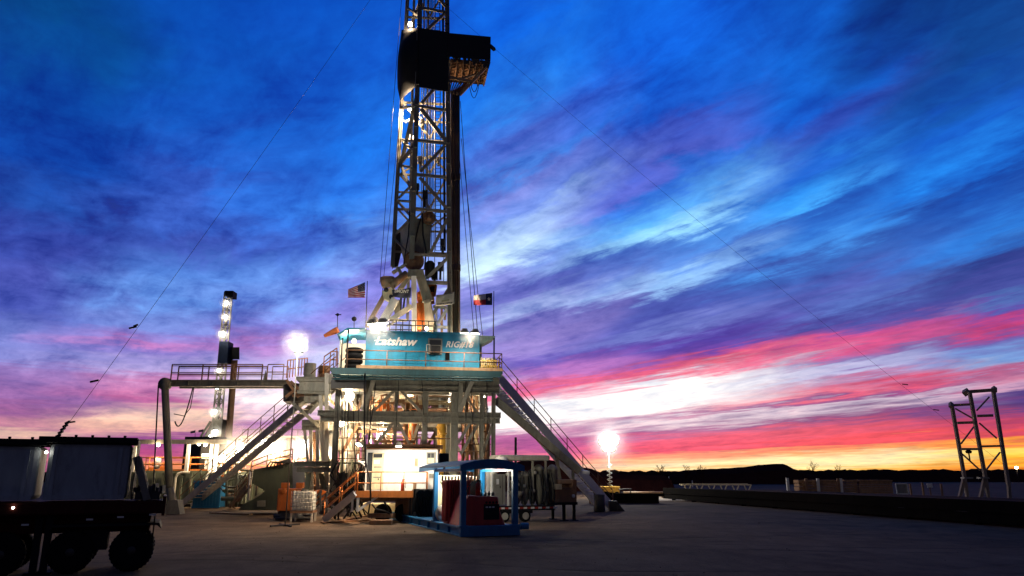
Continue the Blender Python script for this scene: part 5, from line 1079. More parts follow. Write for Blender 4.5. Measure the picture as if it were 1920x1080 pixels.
# gear on that trailer
ft = thing('filter_unit', 'row of grey capped filter tanks under a flat roof on the trailer', 'filter unit', TR.w(2.5, 1.2, dk))
b = MB(); a0, a1 = ua(925, 858, .3), ua(1032, 858, .3); zt = uz(853, 990, .3); b.fbox(TR, a0 + .4, a1, .3, 2.2, zt - .3, zt); b.build('roof', M['steel2'], ft, bevel=.1)
b = MB(); c = tp(940, 862, .5); b.lathe(c - Z * .3, Z, [(.42, 0), (.42, .2), (.3, .42), (.1, .5), (.0, .52)], 18); b.build('dome', M['white'], ft)
for u in (935, 965, 1005, 1030):
    b = MB(); a = ua(u); b.fbox(TR, a - .05, a + .05, .4, .5, dk + .01, zt - .31); b.build('post', M['steel'], ft)
for (u, r, vt, m) in [(917, .2, 878, 'white'), (968, .3, 890, 'steel'), (983, .26, 888, 'cabinet'), (998, .22, 884, 'dark'), (1010, .27, 876, 'steel'), (1022, .2, 890, 'dark'), (1036, .27, 876, 'steel')]:
    b = MB(); a = ua(u, 920, .8); z1 = uz(vt + 6); b.lathe(TR.w(a, .8, dk + .01), Z, [(r * .4, 0), (r, .35), (r, z1 - dk), (r * 1.2, z1 - dk + .02), (r * 1.15, z1 - dk + .12), (r * .5, z1 - dk + .3), (0, z1 - dk + .33)], 18); b.build('filter_tank', M[m], ft)
b = MB(); b.fbox(TR, ua(926), ua(949), .1, .8, dk + .06, uz(889)); cbn = b.build('cabinet', M['cabinet'], ft, bevel=.02)
b = MB(); b.fbox(TR, ua(931.5), ua(936.5), .085, .098, uz(908), uz(898)); b.build('label', M['white'], cbn)
b = MB(); a = ua(943); b.fbox(TR, a, a + .02, .088, .098, dk + .1, uz(891)); b.fbox(TR, a - .15, a - .11, .06, .098, uz(915), uz(911)); b.build('handle', M['dark'], cbn)
for (u, v0) in ((953, 880), (962, 882), (927, 878), (922, 876)):
    b = MB(); a = ua(u, 910, .25); b.path([TR.w(a, .25, dk), TR.w(a, .25, uz(v0)), TR.w(a + .1, .35, uz(v0) + .1), TR.w(a + .3, .6, uz(v0) + .08)], .07, 8); b.build('pipe', M['white' if u in (953, 922) else 'steel2'], ft)
b = MB()
for i in range(16):
    a = ua(rnd.uniform(955, 1040), 920, .4); b.path([TR.w(a, .35, dk + .1), TR.w(a + rnd.uniform(-.1, .1), .3, dk + rnd.uniform(.4, 1.2)), TR.w(a + rnd.uniform(-.4, .4), .5, dk + rnd.uniform(1.2, 2.2))], .035)
b.build('hose', M['cable'], ft)
for i in range(14): b = MB(); a = ua(rnd.uniform(950, 1040), 920, .4); c = TR.w(a, .4, dk + rnd.uniform(.1, 1.8)); b.lathe(c, TR.ey, [(.0, -.04), (.09, -.04), (.09, .05)], 10); b.build('valve', M['steel2'], ft)
b = MB(); p = tp(968, 930, .1); b.lathe(p, Z, [(.45, .25), (.3, 0), (.05, -.15)], 16); b.build('hopper', M['steel'], ft)
b = MB(); q = P(967, 893, 62); b.tube((q.x, 62, 0), (q.x, 62, P(967, 820, 62).z), .13, .1, 10); tag(b.build('vent_stack', M['dark']), 'thin dark vent stack rising behind the filter trailer roof', 'stack')
c = P(833, 860, 37.2); wl2 = thing('floodlight', 'black box floodlight on a pole seen from behind above the blue canopy roof', 'floodlight', (c.x, c.y, 0))
b = MB(); b.fbox(Fr((c.x, c.y), 20), -.24, .24, 0, .3, c.z - .28, c.z + .26); b.build('housing', M['truckblack'], wl2, bevel=.05)
b = MB(); b.tube((c.x, c.y + .15, 0), (c.x, c.y + .15, c.z - .28), .05, n=6); b.build('pole', M['truckblack'], wl2)
b = MB(); b.fbox(Fr((c.x, c.y), 20), -.2, .2, .305, .33, c.z - .22, c.z + .2); b.build('lens', M['lamp'], wl2)
light('lamp_light', c + V((-.15, .5, 0)), FRONT, (1, .88, .68), wl2, 150, (-.12, 1, .1))
b = MB(); F_ = Fr((G.w(aa(820), 1, 0).x, G.w(aa(820), 1, 0).y), 9); b.fbox(F_, -.2, 4.2, 0, .5, G.h(870, 874, 1)[1], G.h(870, 868, 1)[1]); tag(b.build('low_beam', M['cream']), 'long cream beam low on the rig frame behind the blue canopy', 'beam')
# ------------------------------------------------------------------ mud tanks at the back left
MY = 62.
Mx = lambda u, Y=MY: P(u, 893, Y).x
Mz = lambda v, Y=MY: P(400, v, Y).z
FL = Fr((0, MY), 0)
def mud_tank(label, u0, u1, vt, gap):
    t = thing('mud_tank', label, 'tank', (Mx((u0 + u1) / 2), MY, 0)); x0, x1, z = Mx(u0), Mx(u1), Mz(vt)
    b = MB(); b.fbox(FL, x0, x1, 0, 3, .25, z); n = int((x1 - x0) / .75)
    for i in range(n + 1): x = x0 + .05 + (x1 - x0 - .1) * i / n; b.fbox(FL, x - .09, x + .09, -.14, -.004, .3, z - .12)
    b.fbox(FL, x0 - .03, x1 + .03, -.18, -.145, z - .1, z + .05); b.build('shell', M['green'], t)
    b = MB(); b.fbox(FL, x0 - .1, x1 + .1, .1, .35, .01, .24); b.fbox(FL, x0 - .1, x1 + .1, 2.6, 2.85, .01, .24); b.build('skid', M['dark'], t)
    b = MB(); rail(b, [V((x0 + .1, MY + .02, z)), V((x1 - .1, MY + .02, z))], 1.12, .04, (.52,), 1.7, .18); rail(b, [V((x0 + .1, MY + 2.9, z)), V((x1 - .1, MY + 2.9, z))], 1.12, .04, (.52,), 1.7); b.build('handrail', M['orange'], t)
    return t
mud_tank('long ribbed green mud tank with orange railings behind the walkway leg', 236, 395, 884, 0)
mud_tank('ribbed green mud tank behind the long left stairway', 398, 470, 885, 0)
mud_tank('ribbed green mud tank beside the rig frame with bright lamps above', 473, 585, 887, 0)
rf = thing('tank_roof', 'long pale shed roof on posts above the mud tanks', 'roof', (Mx(420), MY + 1, 0))
z0 = Mz(826, MY); b = MB(); b.fbox(FL, Mx(-60), Mx(424), -.5, 3.4, z0 - .12, z0); b.fbox(FL, Mx(-60), Mx(424), -.56, -.503, z0 - .3, z0 + .06); b.build('roof', M['steel2'], rf)
for u in (350, 394, 463 - 60, 250, 130):
    b = MB(); x = Mx(u); b.fbox(FL, x - .12, x + .12, -.3, -.08, Mz(885), z0 - .13); b.build('post', M['white'], rf)
rf2 = thing('tank_roof', 'shorter pale shed roof beside the rig over the brightest lamps', 'roof', (Mx(520), MY + 1, 0))
z1 = Mz(817, MY); b = MB(); b.fbox(FL, Mx(440), Mx(590), .2, 3.4, z1 - .14, z1); b.build('roof', M['steel2'], rf2)
b = MB(); rail(b, [V((Mx(445), MY + .3, z1)), V((Mx(586), MY + .3, z1))], .5, .03, (), 1.6); b.build('handrail', M['brown'], rf2)
for u in (448, 534, 549, 585):
    b = MB(); x = Mx(u); b.fbox(FL, x - .1, x + .1, .3, .5, Mz(887), z1 - .15); b.build('post', M['brown'], rf2)
# gear on the tanks
def vessel(label, u, v0, v1, m='white'):
    b = MB(); x = Mx(u); za, zb = Mz(v1), Mz(v0); r = .3; b.lathe((x, MY + .6, za), Z, [(.03, 0), (r * .7, .06), (r, .25), (r, zb - za - .25), (r * .7, zb - za - .06), (.03, zb - za)], 18); b.lathe((x, MY + .6, Mz(885)), Z, [(.12, 0), (.12, max(.02, za - Mz(885)))], 8)
    t = tag(b.build('degasser', M[m]), label, 'vessel')
vessel('white upright vessel lit on the long mud tank by the walkway leg', 286, 856, 879); vessel('white upright vessel on the tank just above the stairway handrail', 407, 852, 880)
sh = thing('shaker', 'pale screen box on a post on the mud tank between the roof posts', 'shaker', (Mx(377), MY + .8, Mz(885)))
b = MB(); b.fbox(FL, Mx(369), Mx(388), .5, 1.3, Mz(860), Mz(850)); b.build('screen_box', M['white'], sh, bevel=.03); b = MB(); b.fbox(FL, Mx(375), Mx(379), .7, .9, Mz(885), Mz(860) - .01); b.build('post', M['white'], sh)
b = MB(); b.fbox(FL, Mx(356), Mx(392), 1.6, 3., Mz(885), Mz(832)); tag(b.build('control_shed', M['dark'], bevel=.03), 'dark shed standing on the mud tank behind the pale screen box', 'shed')
b = MB(); b.fbox(FL, Mx(402), Mx(424), 1.6, 3., Mz(885), Mz(832)); tag(b.build('control_shed', M['dark'], bevel=.03), 'dark shed on the mud tank behind the left stairway', 'shed')
b = MB(); b.fbox(FL, Mx(497), Mx(520), .6, 1.8, Mz(887), Mz(843)); tag(b.build('hopper_box', M['tan'], bevel=.03), 'tan box lit by lamps on the tank nearest the rig', 'box')
for k, u in enumerate((280, 300, 308, 258)):
    b = MB(); x = Mx(u); b.fbox(FL, x - .22, x + .22, .25, .8, Mz(885) + .005, Mz(885) + .38 + .1 * (k % 2)); b.lathe((x, MY + .5, Mz(885) + .5), Z, [(.12, 0), (.12, .25), (.04, .3)], 10); tag(b.build('agitator', M['redorange'], bevel=.02), ['orange agitator motor below the white upright vessel', 'orange agitator motor nearest the walkway leg', 'orange agitator motor just left of another by the walkway leg', 'orange agitator motor near the trailer end of the long tank'][k], 'motor')
for k, (u, lab) in enumerate([(341, 'pale bent vent pipe on the tank face right of the walkway leg'), (398, 'pale bent vent pipe where the first two tanks meet'), (437, 'pale bent vent pipe on the tank under the brightest lamp'), (562, 'pale bent pipe beside the rig frame above the third tank')]):
    b = MB(); x = Mx(u); za = Mz(886); 
    if k == 3: b.path([(x - .4, MY - .3, Mz(890)), (x - .4, MY - .3, Mz(845)), (x - .25, MY - .3, Mz(838)), (x + .4, MY - .3, Mz(836))], .13, 8)
    else: b.path([(x - .35, MY - .3, .3), (x - .35, MY - .3, za - .4), (x - .2, MY - .3, za - .1), (x + .2, MY - .3, za + .02), (x + .7, MY - .2, za)], .1, 8)
    tag(b.build('vent_pipe', M['steel2']), lab, 'pipe')
# clutter of rails, pumps and pipe runs along the tanks
rc = random.Random(9); cl_ = thing('pipe_manifold', 'cluttered run of brown and pale pipes with valves along the mud tank tops', 'manifold', (Mx(500), MY - .8, 0))
for i in range(22):
    u = rc.uniform(400, 580); v = rc.uniform(850, 935); q = P(u, v, MY - rc.uniform(.6, 2.2)); b = MB(); b.path([V((q.x, q.y, max(.1, q.z - rc.uniform(.3, 1.6)))), q, q + V((rc.uniform(-1.4, 1.4), 0, rc.uniform(-.1, .2)))], rc.uniform(.05, .12), 8); b.build('pipe', M[rc.choice(('brown', 'steel2', 'tan', 'green', 'dark'))], cl_)
for i in range(12):
    u = rc.uniform(400, 580); q = P(u, rc.uniform(868, 925), MY - 1.2); b = MB(); b.lathe(q, V((0, 1, 0)), [(.02, 0), (.22, .02), (.22, .25), (.1, .3)], 12); b.build('valve', M[rc.choice(('redorange', 'brown', 'steel2'))], cl_)
# blue container, sloped tank, and small things on the yard
BC = Fr(P(366, 893, 59.), 6); b = MB(); a1 = BC.h(412, 930, 0)[0]; zc = BC.h(390, 903, 0)[1]; b.fbox(BC, 0, a1, 0, 2.4, .08, zc)
for i in range(9): a = .1 + (a1 - .2) * i / 8; b.fbox(BC, a - .05, a + .05, -.04, -.003, .2, zc - .12)
bc = thing('container', 'blue corrugated container behind the foot of the left stairway', 'container', BC.w(a1 / 2, 0, 0)); b.build('wall', M['blue'], bc)
b = MB(); b.fbox(BC, -.04, a1 + .04, -.06, -.045, zc - .1, zc + .06); b.fbox(BC, -.04, a1 + .04, -.06, -.045, .05, .18); b.fbox(BC, a1 - .03, a1 + .05, -.062, -.046, .19, zc - .11); b.build('frame', M['blue'], bc)
stk = thing('sloped_tank', 'dark green sloped steel tank standing beside the rig', 'tank', P(515, 893, 50.) * 1)
stk.location.z = 0
def yp(u, v, Y): q = P(u, v, Y); q.z = max(q.z, .02); return q
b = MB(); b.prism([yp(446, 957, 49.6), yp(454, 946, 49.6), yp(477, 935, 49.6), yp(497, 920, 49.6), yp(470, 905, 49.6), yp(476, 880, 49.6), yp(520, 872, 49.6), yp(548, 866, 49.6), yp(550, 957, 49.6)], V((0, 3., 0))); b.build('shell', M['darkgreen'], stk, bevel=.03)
b = MB(); b.prism([yp(482, 939, 49.5), yp(497, 938, 49.5), yp(497, 950, 49.5), yp(482, 950, 49.5)], V((0, .06, 0))); b.build('plate', M['steel'], stk)
b = MB(); b.prism([yp(474, 934, 49.5), yp(495, 920, 49.5), yp(491, 926, 49.5), yp(479, 934, 49.5)], V((0, .06, 0))); b.build('plate', M['steel'], stk)
b = MB(); b.tube(yp(466, 938, 49.2), yp(471, 884, 49.2), .09, .11, 10); b.build('pipe', M['white'], stk)
b = MB(); rail(b, [yp(470, 886, 49.8), yp(500, 874, 50), yp(548, 862, 50)], .7, .035, (.5,), .9); b.build('handrail', M['brown'], stk)
b = MB()
for i in range(7): b.path([yp(500 + i * 6, 876 + (i % 3), 49.4), yp(507 + i * 5, 866, 49.3), yp(520 + i * 4, 868, 49.4), yp(545, 860 + i, 49.6)], .05)
b.build('hose', M['cable'], stk)
for a, b_, w in [(.2, 3, 0)]: pass
stairs('tank_stairs', 'small brown stair leaning on the dark sloped tank', P(470, 912, 48.8), PZ(437, 952) + Z * .1, .7, V((0, -1, 0)), .9, 'brown', .2)
pp = thing('pipework', 'tangle of dark pipes on the ground between blue container and sloped tank', 'pipework', P(430, 945, 53))
b = MB()
for (u0, v0, u1, v1, Y, r) in [(415, 935, 455, 935, 57, .16), (418, 920, 450, 921, 57.4, .12), (425, 950, 425, 890, 57.2, .1), (443, 950, 444, 880, 57.2, .12), (412, 905, 460, 893, 57.6, .08), (450, 945, 452, 900, 57, .08)]: b.tube(yp(u0, v0, Y), yp(u1, v1, Y), r, n=10)
b.build('pipe', M['green'], pp)
b = MB(); b.path(sag(P(398, 893, 58), P(478, 888, 56), .9, 10), .06); b.path(sag(P(405, 897, 57.6), P(440, 925, 57.6), .5, 8), .04); b.build('hose', M['cable'], pp)
# pallet tank (caged white tote), orange tank, orange guard
IB = Fr(P(549, 893, 41.6), 3); a1 = IB.h(587, 940, 0)[0]; z0, z1 = IB.h(560, 957, 0)[1], IB.h(560, 921, 0)[1]
ib = thing('caged_tote', 'white plastic tote in a wire cage on a low stand beside the orange tank', 'tote', IB.w(a1 / 2, .5, 0))
b = MB(); b.fbox(IB, .04, a1 - .04, .04, 1.1, z0, z1); b.build('bottle', M['tote'], ib, bevel=.06)
b = MB()
for i in range(8): a = a1 * i / 7; b.tube(IB.w(a, 0, z0), IB.w(a, 0, z1), .016, n=5)
for j in range(6): zz = z0 + (z1 - z0) * j / 5; b.tube(IB.w(0, 0, zz), IB.w(a1, 0, zz), .016, n=5); b.tube(IB.w(0, 0, zz), IB.w(0, 1.12, zz), .016, n=5); b.tube(IB.w(a1, 0, zz), IB.w(a1, 1.12, zz), .016, n=5)
b.build('cage', M['cabinet'], ib)
b = MB(); b.fbox(IB, -.02, a1 + .02, 0, 1.15, z0 - .14, z0 - .01); b.build('pallet', M['brown'], ib)
for a, q in ((.0, .05), (a1 - .08, .05), (0, 1.0), (a1 - .08, 1.0)):
    b = MB(); b.fbox(IB, a, a + .09, q, q + .09, .005, z0 - .15); b.build('leg', M['steel2'], ib)
b = MB(); b.lathe(IB.w(a1 * .5, .5, z1), Z, [(.2, 0), (.2, .06), (.0, .07)], 14); b.build('cap', M['dark'], ib)
ot = thing('orange_tank', 'orange fuel tank with two caps behind the white caged tote', 'tank', P(540, 950, 44))
F2 = Fr((P(523, 893, 43.6).x, 43.6), 3); a1 = F2.h(556, 930, 0)[0]; zz = F2.h(540, 916, 0)[1]
b = MB(); b.fbox(F2, 0, a1, 0, 1.4, .5, zz); b.build('shell', M['redorange'], ot, bevel=.05)
for u, v in ((534, 911), (562, 911)): b = MB(); c = F2.p(u, v + 5, .3); b.fbox(Fr((c.x, c.y), 3), -.2, .2, -.15, .3, zz + .005, zz + .32); b.build('cap', M['redorange'], ot, bevel=.03)
b = MB(); c = F2.p(532, 921, -.02); b.lathe(c, F2.ey, [(.0, -.06), (.16, -.06), (.16, .02)], 16); b.build('cap', M['redorange'], ot, bevel=.03)
b = MB()
for i in range(7): b.tube(F2.w(-.2 + rnd.random() * .5, -.3 + .1 * i, .1 + .05 * i), F2.w(1.2 + rnd.random(), -.3 + .1 * i, .1 + .06 * i), .08, n=8)
b.fbox(F2, .05, a1 - .05, .1, 1.3, .05, .49); b.build('base', M['dark'], ot)
og = thing('orange_guard', 'orange slatted guard panel leaning beside the porch stairs', 'guard', P(600, 960, 42.8))
b = MB(); b.prism([P(588, 932, 42.8), P(589, 920, 42.8), P(600, 918, 42.8), P(613, 922, 42.8), P(614, 938, 42.8), P(590, 951, 42.8)], V((0, .12, 0))); b.build('panel', M['redorange'], og, bevel=.01)
b = MB()
for (a, b_, c, d_) in [(589, 934, 604, 921), (589, 942, 612, 925), (592, 950, 613, 934)]: b.bar(P(a, b_, 42.75), P(c, d_, 42.75), .1, .06)
b.bar(P(601, 919, 42.7), P(601, 958, 42.7), .1, .08); b.bar(P(613, 922, 42.7), P(612, 962, 42.7), .1, .08); b.build('bar', M['dark'], og)
jk = thing('scrap_pile', 'dark jumble of pipe ends and fittings on the ground behind the tote', 'scrap pile', PZ(600, 968))
for i in range(26):
    b = MB(); c = PZ(rnd.uniform(525, 640), rnd.uniform(958, 970)); d = V((rnd.uniform(-1, 1), rnd.uniform(-.5, .5), rnd.uniform(0, .5))).normalized(); r = rnd.uniform(.05, .14); c.z = r + rnd.uniform(0, .5); b.tube(c, c + d * rnd.uniform(.4, 1.3), r, n=8); b.build('fitting', M['dark'], jk)
for i in range(12):
    b = MB(); c = PZ(rnd.uniform(600, 690), rnd.uniform(955, 965)); c.z = 0; b.box((c.x, c.y, rnd.uniform(.2, .9)), (rnd.uniform(.15, .5), .3, rnd.uniform(.3, 1.2)), rnd.uniform(0, 60)); b.build('block', M['dark'], jk)
# tangle of dark hydraulic gear left of the cabin
hg = thing('hydraulic_unit', 'dark tangled hydraulic unit with hoses between steel posts and the white cabin', 'hydraulic unit', gp(650, 930, -.2))
b = MB()
for i in range(34):
    u = rnd.uniform(628, 682); v = rnd.uniform(862, 925); p = gp(u, v, rnd.uniform(-.5, 1.)); b.path([p, p + V((rnd.uniform(-.5, .5), -.2, -.7)), p + V((rnd.uniform(-.8, .8), 0, -1.6))], rnd.uniform(.03, .07))
b.build('hose', M['cable'], hg)
b = MB()
for i in range(14): p = gp(rnd.uniform(632, 684), rnd.uniform(865, 950), rnd.uniform(0, 1.2)); b.box(p, (rnd.uniform(.2, .6), .4, rnd.uniform(.2, .7)))
b.build('valve_block', M['dark'], hg)
b = MB()
for u in (640, 660, 678): b.tube(gp(u, 955, .6), gp(u, 862, .6), .07, n=8)
b.tube(gp(632, 868, .6), gp(682, 868, .6), .06, n=8); b.build('frame', M['green'], hg)
# green flag-like fins of the outrigger
b = MB(); b.prism([gp(571, 917, .6), gp(573, 888, .6), gp(584, 886, .6), gp(580, 917, .6)], EY * .3); b.prism([gp(603, 917, .9), gp(597, 888, .9), gp(606, 888, .9), gp(613, 917, .9)], EY * .3); tag(b.build('jack_foot', M['green']), 'green tapered jack feet under the outrigger beams', 'jack')
# ------------------------------------------------------------------ second rig far off
FY = 150.
f2 = thing('far_rig_mast', 'distant lit drilling mast with a blue wind wall beyond the walkway', 'mast', P(405, 880, FY))
fu = lambda v: 404.5 + (822 - v) / 274 * 24
b = MB()
for s in (-1, 1):
    for d in (0, 2.):
        b.bar(P(fu(822) + s * 8.5, 822, FY + d), P(fu(548) + s * 7, 548, FY + d), .28, .28)
b.build('leg', M['mast'], f2)
b = MB()
for i in range(15):
    v0 = 560 + i * 17.5; v1 = v0 + 17.5; s = 1 if i % 2 else -1
    b.bar(P(fu(v0) - 8 * s, v0, FY), P(fu(v1) + 8 * s, v1, FY), .2, .2); b.bar(P(fu(v0) - 8, v0, FY), P(fu(v0) + 8, v0, FY), .2, .2); b.bar(P(fu(v0) + 8 * s, v0, FY + 2), P(fu(v1) - 8 * s, v1, FY + 2), .2, .2)
b.bar(P(fu(820), 820, FY + 1), P(fu(560), 560, FY + 1), .5, .4); b.build('brace', M['mast'], f2)
b = MB(); b.prism([P(fu(640) - 8.5, 640, FY - .3), P(fu(640) + 8, 640, FY - .3), P(fu(680) + 8.5, 680, FY - .3), P(fu(680) - 9, 680, FY - .3)], V((0, 2.8, 0))); b.build('wind_wall', mat('navy_sheet', (.015, .035, .09), .7), f2)
b = MB(); b.prism([P(421, 545, FY - .2), P(437, 545, FY - .2), P(436, 557, FY - .2), P(423, 556, FY - .2)], V((0, 2.4, 0))); b.lathe(P(424, 549, FY + .6), V((0, 1, 0)), [(.02, 0), (.5, 0), (.5, .5), (0, .5)], 12); b.build('crown_block', M['truckblack'], f2)
b = MB(); b.prism([P(380, 822, FY), P(400, 786, FY), P(418, 786, FY), P(414, 822, FY)], V((0, 2, 0))); b.bar(P(372, 826, FY - .2), P(395, 790, FY - .2), .4, .3); b.build('base', M['steel'], f2)
b = MB(); b.box(P(390, 820, FY) - Z * (P(390, 820, FY).z / 2), (7, 5, P(390, 820, FY).z)); b.build('substructure', M['dark'], f2)
# racked pipe beside it
b = MB(); b.hexa([P(422, 820, FY + 1), P(435, 820, FY + 1), P(435, 820, FY + 3), P(422, 820, FY + 3)], [P(434, 675, FY + 1), P(446, 675, FY + 1), P(446, 675, FY + 3), P(434, 675, FY + 3)])
fp_ = thing('far_pipe_rack', 'distant bundle of upright drill pipe with a dark rack top beside the far mast', 'pipe rack', P(428, 880, FY)); b.build('pipe_bundle', M['brown'], fp_)
b = MB(); b.hexa([P(434, 674, FY + .5), P(449, 674, FY + .5), P(449, 674, FY + 3.5), P(434, 674, FY + 3.5)], [P(434, 651, FY + .5), P(449, 651, FY + .5), P(449, 651, FY + 3.5), P(434, 651, FY + 3.5)]); b.bar(P(426, 678, FY + 2), P(438, 672, FY + 2), .3, .3); b.bar(P(426, 662, FY + 2), P(438, 662, FY + 2), .2, .2); b.build('rack_top', M['truckblack'], fp_)
b = MB(); z_ = P(428, 820, FY).z; b.box((P(428, 820, FY).x, FY + 2, z_ / 2), (2.4, 3, z_)); b.build('base', M['dark'], fp_)
for k, u in enumerate((428, 433)): 
    pass
for (u, v, lab) in ((361, 809, 'tiny dark flag flying at the distant rig, the lower one'), (376, 807, 'tiny dark flag flying at the distant rig, nearest its mast')):
    t = thing('flag', lab, 'flag', P(u + 4, 830, FY)); b = MB(); b.tube(P(u + 4.5, 850, FY), P(u + 5, v - 3, FY), .05, n=5); b.build('pole', M['dark'], t)
    b = MB()
    for i in range(6): b.hexa([P(u + 4.5 - i * 1.4, v - 2 + i * .3, FY - .1), P(u + 4.5 - i * 1.4, v + 2.5 + i * .2, FY - .1), P(u + 4.5 - i * 1.4, v + 2.5 + i * .2, FY), P(u + 4.5 - i * 1.4, v - 2 + i * .3, FY)], [P(u + 3.1 - i * 1.4, v - 1.7 + i * .3, FY - .1), P(u + 3.1 - i * 1.4, v + 2.7 + i * .2, FY - .1), P(u + 3.1 - i * 1.4, v + 2.7 + i * .2, FY), P(u + 3.1 - i * 1.4, v - 1.7 + i * .3, FY)])
    b.build('cloth', M['navy'], t)
# ------------------------------------------------------------------ trailer in the dark at the left edge
TK = Fr(P(-40, 893, 19.0), 24)
tq = TK.p
def tbox(mb, u0, v0, u1, v1, d0, d1): a0, c1_ = TK.h(u0, v0, d0); a1, c0_ = TK.h(u1, v1, d0); mb.fbox(TK, a0, a1, d0, d1, c0_, c1_)
tka = lambda u, v=900: TK.h(u, v, 0)[0]
tkz = lambda v, u: TK.h(u, v, 0)[1]
tr_ = thing('flatbed_trailer', 'long dark maroon trailer parked in shadow carrying pale tank boxes', 'trailer', TK.w(3, 1.2, 0))
zd = tkz(938, 240); zb = tkz(980, 240); aE = tka(306, 960)
b = MB(); b.fbox(TK, -3, aE, -.1, 1.9, zd - .34, zd - .02); b.fbox(TK, -3, aE - .3, .5, .7, zb - .25, zd - .35); b.fbox(TK, -3, aE - .3, 1.4, 1.6, zb - .25, zd - .35); b.build('deck', M['trailer'], tr_, bevel=.01)
b = MB(); b.fbox(TK, -3, aE + .02, -.14, -.102, zd - .3, zd - .12); b.fbox(TK, aE - .04, aE + .04, -.1, 1.9, zd - .4, zd + .1); b.build('side_rail', M['trailer'], tr_)
for a, uu in ((tka(262), 262), (tka(150), 0), (tka(22), 0)):
    for d in (-.05, 1.4):
        c = TK.w(a, d, .52); w_ = MB(); w_.lathe(c, TK.ey, [(.28, .0), (.4, -.02), (.49, .02), (.52, .08), (.52, .3), (.49, .36), (.3, .38)], 32)
        for i in range(32):
            th = 2 * math.pi * i / 32; e = TK.ex * math.cos(th) + Z * math.sin(th); w_.bar(c + e * .518 + TK.ey * .08, c + e * .518 + TK.ey * .3, .05, .03, e)
        wo = w_.build('wheel', M['black'], tr_)
        k = MB(); k.lathe(c, TK.ey, [(.0, -.02), (.1, -.02), (.12, .05), (.2, .1), (.27, .06), (.29, .01)], 24)
        for i in range(8): th = 2 * math.pi * i / 8; k.lathe(c + (TK.ex * math.cos(th) + Z * math.sin(th)) * .17 + TK.ey * .04, TK.ey, [(.02, 0), (.02, .05)], 6)
        k.build('rim', M['dark'], wo)
b = MB(); a = tka(262); b.prism([TK.w(a - 1.95, -.1, 1.05), TK.w(a - 1.9, -.1, 1.2), TK.w(a + .6, -.1, 1.2), TK.w(a + .66, -.1, 1.05), TK.w(a + .55, -.1, 1.14), TK.w(a - 1.85, -.1, 1.14)], TK.ey * 1.9); b.build('mudguard', M['truckblack'], tr_)
b = MB(); a = tka(297); b.fbox(TK, a, a + .03, .0, .6, .3, zd - .4); b.build('mud_flap', M['black'], tr_)
for u in (84, 103):
    b = MB(); a = tka(u); b.fbox(TK, a - .08, a + .08, .15, .3, .06, zd - .35); b.fbox(TK, a - .18, a + .18, .05, .4, .0, .06); b.build('landing_leg', M['truckblack'], tr_)
for u, v, w in ((286, 965, 1.6), (226, 969.5, 1.6), (168, 974, 1.6), (47, 984, 1.6)):
    b = MB(); c = tq(u, v, -.145); b.fbox(Fr((c.x, c.y), 24), -.08, .08, -.012, .0, c.z - .022, c.z + .022); b.build('reflector', M['tote'], tr_)
b = MB(); b.fbox(TK, tka(175) - .5, tka(175) + .5, .1, .7, .55, 1.05); b.build('tool_box', M['truckblack'], tr_)
def tank_box(label, u0, u1, vt0, vt1, vb1, lamp):
    t = thing('tank_box', label, 'tank box', tq((u0 + u1) / 2, vb1, 0)); a0, a1 = tka(u0), tka(u1); zt = tkz(vt1, u1)
    b = MB(); b.fbox(TK, a0, a1, .12, 1.5, zd + .02, zt)
    b.build('body', M['tank'], t, bevel=.12)
    b = MB(); 
    for a in (a0 + .12, a1 - .3): b.fbox(TK, a, a + .09, .05, .118, zd + .02, zt - .1)
    b.fbox(TK, a0 + .03, a1 - .05, .06, .118, zd + .03, zd + .14); b.build('rib', M['tank'], t)
    b = MB(); b.fbox(TK, a0 - .25, a1 + .12, -.02, 1.62, zt + .005, zt + .16); 
    for i in range(5): c = TK.w(a0 + .2 + (a1 - a0 - .4) * i / 4, 0, zt + .16); b.lathe(c, Z, [(.04, 0), (.04, .05)], 8)
    b.build('lid', M['truckblack'], t, bevel=.05)
    if lamp:
        b = MB(); c = tq(*lamp, .0); b.lathe(c + TK.ey * .09, TK.ey, [(.0, -.06), (.035, -.05), (.035, .0)], 10); b.build('marker_lamp', M['lampsmall'], t)
    return t
tank_box('pale blue grey tank box at the rear of the dark trailer', 82, 240, 830, 832, 932, (86, 848))
tank_box('pale tank box cut by the frame edge at the front of the dark trailer', -150, 66, 836, 835, 945, None)
b = MB(); b.fbox(TK, -3, tka(66), -.04, .1, zd - .02, zd + .0); c = tq(25, 952, -.12); 
b2 = MB(); b2.lathe(c, TK.ey, [(0, -.05), (.03, -.04), (.03, 0)], 10); b2.build('marker_lamp', M['lampsmall'], tr_)
hs = thing('headboard', 'dark tail frame with a grey slanting strut behind the pale tank box', 'frame', tq(262, 930, 0))
b = MB(); b.fbox(TK, tka(241) + .13, tka(250), -.05, 1.6, zd, tkz(824, 246)); b.build('frame', M['truckblack'], hs, bevel=.03)
for q_ in (.1, 1.4): b = MB(); b.bar(TK.w(tka(250), q_, tkz(856, 248)), TK.w(tka(280), q_, zd), .18, .12, TK.ey); b.build('strut', M['steel'], hs)
b = MB(); b.fbox(TK, tka(256), tka(303), .1, 1.2, zd + .01, zd + .22); 
for i in range(8): c = TK.w(tka(258) + i * .09, .15 + .1 * (i % 2), zd + .22); b.box(c + Z * .05, (.08, .2, .12 + .1 * (i % 3)))
b.build('winch_bed', M['dark'], hs)
